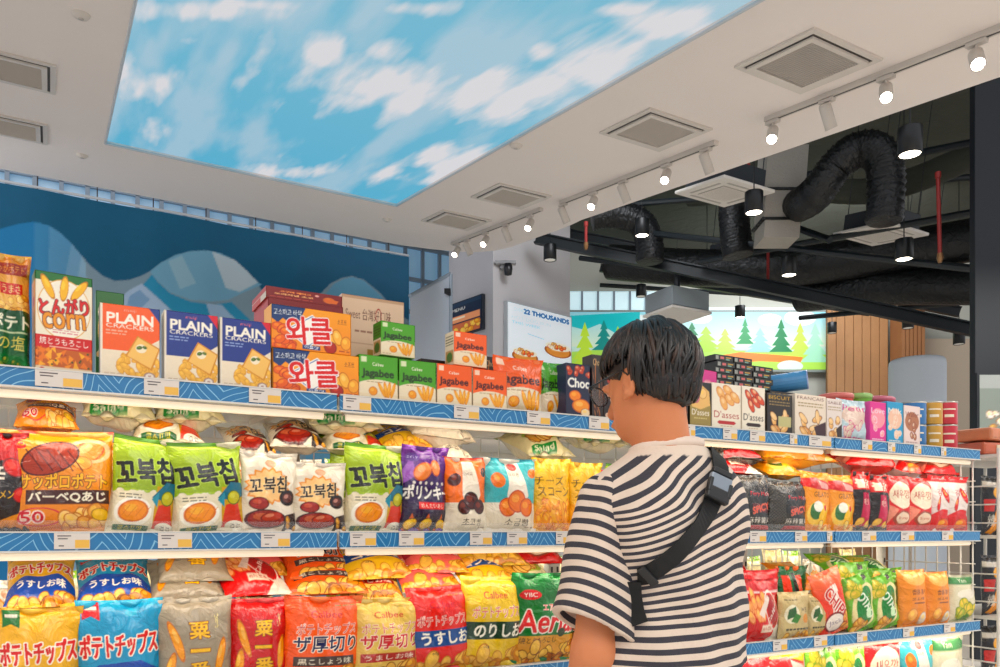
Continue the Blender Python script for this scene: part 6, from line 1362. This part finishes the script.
# eyes
eyew = mat('eye_white', (226, 220, 214), .3); iris = mat('eye_iris', (40, 26, 20), .2)
for sx in (-1, 1):
    b = MB(); c = Vector(hp(sx * .031, .078, .004)); b.lathe([(0, -.011), (.006, -.009), (.0095, -.005), (.011, 0), (.0095, .005), (.006, .009), (0, .011)], eyew, c=c, n=16)
    f_ = Vector(HR_ @ np.array([0, 1, 0])); b.lathe([(.005, .0), (.0045, .001), (0, .0014)], iris, c=c + f_ * .0102, n=12, M=f_.to_track_quat('Z', 'Y').to_matrix()); b.build('eye', person, smooth=True)
# hair: a fitted mass plus combed locks
hairm = mat('hair_dark', (17, 13, 12), .38, noise=.25, nscale=30, spec=.5)
hairm2 = mat('hair_brown', (52, 32, 22), .4, noise=.2, nscale=30)
hv = Vol(HC - .17, HC + .17, .0045); hv.ell(HC + HR_ @ np.array([0, -.008, .020]), (.076, .094, .087), 0, HR_); hv.ell(hp(0, -.046, -.024), (.064, .050, .066), .03, HR_)
def hair_cut(X, Y, Z):
    x, y, z = X - HC[0], Y - HC[1], Z - HC[2]; M = HR_; lx, ly, lz = M[0, 0] * x + M[1, 0] * y + M[2, 0] * z, M[0, 1] * x + M[1, 1] * y + M[2, 1] * z, M[0, 2] * x + M[1, 2] * y + M[2, 2] * z
    line = np.interp(ly, [-.12, -.05, -.03, -.012, .006, .02, .05, .075, .12], [-.086, -.082, -.060, -.02, .006, -.004, .012, .03, .05]) + .28 * np.abs(lx) * np.clip(-ly * 20, 0, 1) + .003 * np.sin(ly * 420 + lx * 260)
    return np.minimum(line - lz, .05)
hv.cut(hair_cut); hair = vol_obj('hair', hv, [hairm], person, 2)
lk = MB(); rgh = random.Random(21); crown = (-.005, -.045, .108)
def scalp(az, el, grow):                                        # az from the front, clockwise; el 1 top .. -1
    x = math.sin(az) * math.cos(el); y = math.cos(az) * math.cos(el); z = math.sin(el); return np.array([x * (.0765 + grow), y * (.0945 + grow) - .008, z * (.0885 + grow) + .02])
for i in range(760):
    az = rgh.uniform(-PI, PI); front = abs(az) < .9; side = .9 <= abs(az) < 1.9
    e0 = rgh.uniform(.35, 1.45); e1 = {True: rgh.uniform(.12, .35)}.get(front, (rgh.uniform(.02, .3) if side else rgh.uniform(-1.1, -.7)))
    e1 = max(e1, e0 - rgh.uniform(.7, 1.2)) if (front or side) else max(e1, e0 - rgh.uniform(.8, 2.0))
    if not (front or side) and rgh.random() < .55: e0 = rgh.uniform(-.2, .8)
    gr = rgh.uniform(.0, .006); tw_ = rgh.uniform(-.35, .35) + .25; pts = []; rad = []
    for k in range(8):
        t = k / 7; q = scalp(az + tw_ * t, e0 + (e1 - e0) * t, gr + .004 * math.sin(t * 3) + (.006 * min(1, max(0, .5 - (e0 + (e1 - e0) * t))) - .03 * max(0, t - .75) if not (front or side) else .002 * t)); pts.append(hp(*q)); rad.append(.0042 * (math.sin(PI * min(1, .12 + t * .88)) ** .6) + .0004)
    lk.tube(pts, rad, hairm2 if rgh.random() < .2 else hairm, 5)
hb = BVHTree.FromPolygons([v_.co for v_ in hair.data.vertices], [tuple(p_.vertices) for p_ in hair.data.polygons])
for i in range(420):
    az = rgh.uniform(1.75, 2 * PI - 1.75); q0 = Vector(hp(.09 * math.sin(az), .11 * math.cos(az) - .01, rgh.uniform(-.055, .045))); Ln = rgh.uniform(.03, .065); pts = []; rad = []; sw_ = rgh.uniform(-.012, .012)
    for k in range(7):
        t = k / 6; q = q0 + Vector((sw_ * t, 0, -Ln * t)); h_, n_, _i, _d = hb.find_nearest(q)
        if h_ is None: break
        pts.append(h_ + n_ * (.0022 - .002 * t)); rad.append(.0036 * (math.sin(PI * (.12 + t * .88)) ** .6) + .0003)
    if len(pts) == 7: lk.tube(pts, rad, hairm2 if rgh.random() < .18 else hairm, 5)
lk.build('hair_locks', hair, smooth=True)
# glasses
gm = mat('glasses_frame', (26, 24, 26), .3); glass_ = mat('glasses_lens', (210, 214, 214), .05, alpha=.2); g = MB()
for sx in (-1, 1):
    ring = [hp(sx * .034 + .026 * math.cos(a), .108 - .004 * abs(math.cos(a)), -.002 + .021 * math.sin(a)) for a in [2 * PI * k / 20 for k in range(21)]]; g.tube(ring, .0016, gm, 6, cap=False); g.tube([hp(sx * .060, .106, .006), hp(sx * .078, .09, .006), hp(sx * .083, .0, .006), hp(sx * .082, -.012, -.008)], .0018, gm, 6)
g.tube([hp(-.009, .109, .002), hp(0, .111, .005), hp(.009, .109, .002)], .0014, gm, 6); gl_ = g.build('glasses', person)
g = MB()
for sx in (-1, 1): n_ = 20; c0_ = [tuple(hp(sx * .034 + .025 * math.cos(2 * PI * k / n_), .108, -.002 + .020 * math.sin(2 * PI * k / n_))) for k in range(n_)]; g.add(c0_, [tuple(range(n_))], glass_)
g.build('lens', gl_)

# t-shirt
def stripe_mat():
    m = mat('striped_jersey', (226, 208, 192), .85, bump=.002, bscale=60); nt = m.node_tree; b = nt.nodes['Principled BSDF']; L = nt.links
    a = nt.nodes.new('ShaderNodeAttribute'); a.attribute_name = 'col'; sp_ = nt.nodes.new('ShaderNodeSeparateColor'); L.new(a.outputs['Color'], sp_.inputs[0])
    f = nt.nodes.new('ShaderNodeMath'); f.operation = 'FRACT'; L.new(sp_.outputs[0], f.inputs[0]); lt = nt.nodes.new('ShaderNodeMath'); lt.operation = 'LESS_THAN'; lt.inputs[1].default_value = .48; L.new(f.outputs[0], lt.inputs[0])
    mu = nt.nodes.new('ShaderNodeMath'); mu.operation = 'MULTIPLY'; L.new(lt.outputs[0], mu.inputs[0]); L.new(sp_.outputs[1], mu.inputs[1])
    mx = nt.nodes.new('ShaderNodeMix'); mx.data_type = 'RGBA'; mx.inputs['A'].default_value = (*lin((220, 200, 182)), 1); mx.inputs['B'].default_value = (*lin((56, 54, 62)), 1); L.new(mu.outputs[0], mx.inputs['Factor']); L.new(mx.outputs['Result'], b.inputs['Base Color']); return m
jer = stripe_mat(); PER = .0222
tv = Vol((-.30, -.22, 1.0), (.32, .22, 1.52), .006)
tv.prof([(1.04, .0, 0, .184, .135), (1.12, .0, 0, .182, .132), (1.24, 0, 0, .176, .126), (1.33, -.004, 0, .172, .120), (1.385, -.006, 0, .162, .108), (1.43, .004, -.008, .13, .096), (1.462, .004, -.010, .088, .080), (1.476, .0, -.008, .072, .068)], .03)
tv.caps((-.055, -.012, 1.43), (-.145, -.005, 1.368), .036, .052, .035); tv.caps((.055, -.012, 1.436), (.118, 0, 1.408), .038, .050, .035); tv.ell((.07, -.08, 1.34), (.06, .045, .08), .05); tv.ell((-.10, -.09, 1.32), (.07, .05, .09), .05)
NKC = np.array([-.002, -.008]); 
def neck_open(X, Y, Z): return np.minimum(.060 - np.sqrt((X + .003) ** 2 + (Y + .006) ** 2 * 1.1) + 0 * Z, Z - 1.448 + 0 * X)
tv.cut(neck_open)
inner = Vol.prof
tv.prof([(1.0, 0, 0, .176, .127), (1.10, 0, 0, .172, .12), (1.2, 0, 0, .10, .06)], 0, op='c')
def folds(V):
    x, y, z = V.T; n = np.stack([x, y * 2, 0 * z], 1); n /= np.linalg.norm(n, axis=1)[:, None] + 1e-6; d = .004 * np.sin(38 * (z - .6 * x) + 5 * np.sin(9 * x)) * np.clip((1.36 - z) * 5, 0, 1) + .0025 * np.sin(70 * x + 20 * z) * np.clip((1.33 - z) * 6, 0, 1) + .003 * np.sin(55 * (z + .9 * x)) * np.clip((z - 1.28) * 8, 0, 1) * np.clip((1.43 - z) * 12, 0, 1)
    return n * d[:, None]
def torso_attr(V):
    x, y, z = V.T; k = .72 * np.clip((z - 1.13) / .22, 0, 1) * np.clip((.17 - x) / .10, 0, 1); u = np.where(y < .02, x, x * .2)
    c = z - k * (u - .05) + .006 * np.sin(9 * x + 14 * z)
    on = (z < 1.452).astype(float) * (np.hypot(x, y + .008) > .078) ; on = np.where(z < 1.44, 1.0, on)
    return np.stack([(c + 1.0) / PER, on, 0 * z], 1)
shirt = vol_obj('t_shirt', tv, [jer], person, 2, torso_attr, folds)
for sx, (a, b_, r0, r1) in {-1: ((-.147, -.003, 1.364), (-.192, -.012, 1.125), .057, .083), 1: ((.112, .0, 1.398), (.134, .03, 1.165), .049, .055)}.items():
    a = np.array(a); b_ = np.array(b_); f = (b_ - a) / np.linalg.norm(b_ - a); sv = Vol(np.minimum(a, b_) - .11, np.maximum(a, b_) + .11, .006); sv.caps(a, b_ + f * .04, r0, r1 + .004, 0); sv.caps(a + f * .12, b_ + f * .06, r0 - .01, r1 - .008, 0, op='c')
    tilt = np.array([.20 * -sx * -1, 0, 0]); cutn = f + (np.array([-.36, 0, 0]) if sx < 0 else np.array([.05, 0, 0])); cutn /= np.linalg.norm(cutn); sv.cut(lambda X, Y, Z: (X - b_[0]) * cutn[0] + (Y - b_[1]) * cutn[1] + (Z - b_[2]) * cutn[2])
    def sl_attr(V): c = (V - a) @ cutn; return np.stack([(c + 1.006) / PER, np.ones(len(V)), 0 * c], 1)
    def sl_disp(V):
        r = V - a - ((V - a) @ f)[:, None] * f; rn = r / (np.linalg.norm(r, axis=1)[:, None] + 1e-6); t = (V - a) @ f; ang = np.arctan2(V[:, 1] - a[1], V[:, 0] - a[0]); return rn * (.004 * np.sin(34 * t + 2 * ang) * np.clip(t * 5, 0, 1) + .003 * np.sin(5 * ang + 12 * t))[:, None]
    vol_obj('sleeve', sv, [jer], shirt, 2, sl_attr, sl_disp)
# ribbed collar
b = MB(); pts = []
for k in range(33): an = 2 * PI * k / 32; pts.append((-.003 + .068 * math.cos(an), -.006 + .064 * math.sin(an), 1.474 + .006 * math.cos(an) * .6 - .008 * math.sin(an)))
b.tube(pts, .010, mat('collar_rib', (226, 206, 190), .85, noise=.03, nscale=80), 10, cap=False); b.build('collar', shirt, smooth=True)
# trousers and shoes
trm = mat('trouser_cloth', (30, 32, 40), .85, noise=.1, nscale=30); pv = Vol((-.30, -.22, .02), (.30, .26, 1.08), .009); pv.prof([(.82, 0, 0, .178, .118), (.95, 0, 0, .172, .115), (1.05, 0, 0, .162, .108)], .03)
for sx in (-1, 1): pv.caps((sx * .09, 0, .88), (sx * .10, .01, .48), .098, .078, .03); pv.caps((sx * .10, .01, .48), (sx * .105, -.01, .10), .077, .062, .02)
vol_obj('trousers', pv, [trm], person, 2)
shm = mat('shoe_white', (216, 212, 206), .5)
for sx in (-1, 1):
    sv = Vol((sx * .11 - .09, -.13, -.005), (sx * .11 + .09, .26, .14), .006); sv.caps((sx * .105, -.05, .05), (sx * .118, .15, .042), .046, .046, 0); sv.caps((sx * .105, -.04, .09), (sx * .107, .0, .07), .042, .045, .03); sv.cut(lambda X, Y, Z: .002 - Z + 0 * X); vol_obj('shoe', sv, [shm], person, 2)
# crossbody strap, laid on the shirt where the photo shows it
bpy.context.view_layer.update()
Mp = Matrix.Translation((PX, PYY, 0)) @ Matrix.Rotation(PTH, 4, 'Z')
def world_tree(objs):
    vs = []; fs = []; o_ = 0
    for ob in objs:
        me = ob.data; co_ = [Mp @ v.co for v in me.vertices]; vs += co_; fs += [tuple(i + o_ for i in p.vertices) for p in me.polygons]; o_ += len(co_)
    return BVHTree.FromPolygons(vs, fs)
bt = world_tree([shirt]); eye = Vector((0, 0, CZ))
def hit(px, py):
    h = bt.ray_cast(eye, ray(px, py).normalized()); return (h[0], h[1]) if h[0] is not None else (None, None)
def dense(pts, n=6):
    o = []
    for i in range(len(pts) - 1):
        for k in range(n): t = k / n; o.append((pts[i][0] * (1 - t) + pts[i + 1][0] * t, pts[i][1] * (1 - t) + pts[i + 1][1] * t))
    return o + [pts[-1]]
def smooth_list(P, it=4):
    for _ in range(it): P = [P[0]] + [(P[i - 1] + P[i] * 2 + P[i + 1]) / 4 for i in range(1, len(P) - 1)] + [P[-1]]
    return P
def ribbon(name, P, Nn, wd, th, m, parent):
    b = MB(); vs = []; n = len(P)
    for i in range(n):
        t = (P[min(i + 1, n - 1)] - P[max(i - 1, 0)]).normalized(); a = t.cross(Nn[i]).normalized(); nn = a.cross(t).normalized(); nn = nn if nn.dot(Nn[i]) > 0 else -nn
        for sa, sn in ((-1, 0), (1, 0), (1, 1), (-1, 1)): vs.append(P[i] + a * sa * wd / 2 + nn * th * sn)
    fs = [(4 * i + k, 4 * i + (k + 1) % 4, 4 * i + 4 + (k + 1) % 4, 4 * i + 4 + k) for i in range(n - 1) for k in range(4)] + [(3, 2, 1, 0), tuple(4 * (n - 1) + k for k in range(4))]
    b.add(vs, fs, m); return b.build(name, parent, smooth=False)
strapm = mat('black_webbing', (9, 9, 11), .75, noise=.15, nscale=120); strap = empty('crossbody_strap', (0, 0, 0)); tag(strap, 'black crossbody bag strap with a grey buckle across the back of the shopper', 'bag strap')
def path(pp, off=.006, n=6):
    P = []; Q = []
    for q in dense(pp, n):
        h, nn = hit(*q)
        if h is not None: P.append(h + nn * off); Q.append(nn)
    P = smooth_list(P); Q = [q.normalized() for q in smooth_list(Q)]; return P, Q
P, Q = path([(714, 453), (719, 470), (716, 488), (707, 510), (694, 530), (677, 551), (658, 566), (640, 576)])
if P:                                                            # carry on over the shoulder and under the arm
    fr_ = [Mp @ Vector(q) for q in ((.125, .02, 1.475), (.11, .07, 1.43), (.09, .12, 1.35))]; P = fr_[::-1] + P; Q = [(Mp.to_3x3() @ Vector(n_)).normalized() for n_ in ((0, 1, .2), (0, .8, .6), (0, .2, 1))] + Q
    tail_ = [Mp @ Vector(q) for q in ((-.135, -.085, 1.238), (-.165, -.045, 1.235))]; P += tail_; Q += [(Mp.to_3x3() @ Vector(n_)).normalized() for n_ in ((-.6, -.8, 0), (-1, -.1, 0))]
    ribbon('webbing', P, Q, .037, .003, strapm, strap)
P2, Q2 = path([(634, 580), (634, 595), (637, 612), (641, 624)], .010, 3); ribbon('strap_tail', P2, Q2, .030, .003, strapm, strap)
h, nn = hit(715, 486); t_ = (hit(713, 500)[0] - hit(719, 472)[0]).normalized(); a_ = t_.cross(nn).normalized(); nn = a_.cross(t_); nn = nn if nn.dot(ray(715, 486)) < 0 else -nn
Mb = Matrix((a_, t_, nn)).transposed(); bk = mat('buckle_black', (24, 25, 28), .35); bg_ = mat('buckle_grey', (134, 144, 156), .3, metal=.3)
b = MB(); b.box(h + nn * .016, (.046, .030, .012), bg_, M=Mb, bev=.003); b.box(h + nn * .016 + t_ * .026, (.048, .026, .014), bk, M=Mb, bev=.003); b.box(h + nn * .016 - t_ * .022, (.042, .012, .012), bk, M=Mb, bev=.002)
for sg in (-1, 1): b.box(h + nn * .018 + t_ * .012 + a_ * sg * .021, (.008, .03, .012), bk, M=Mb, bev=.002)
b.build('buckle', strap)
h, nn = hit(648, 573)
if h is not None: t_ = (hit(640, 577)[0] - hit(656, 567)[0]).normalized(); a_ = t_.cross(nn).normalized(); Mb = Matrix((a_, t_, a_.cross(t_))).transposed(); b = MB(); b.box(h + nn * .012, (.044, .016, .008), bk, M=Mb, bev=.002); b.build('slider', strap)
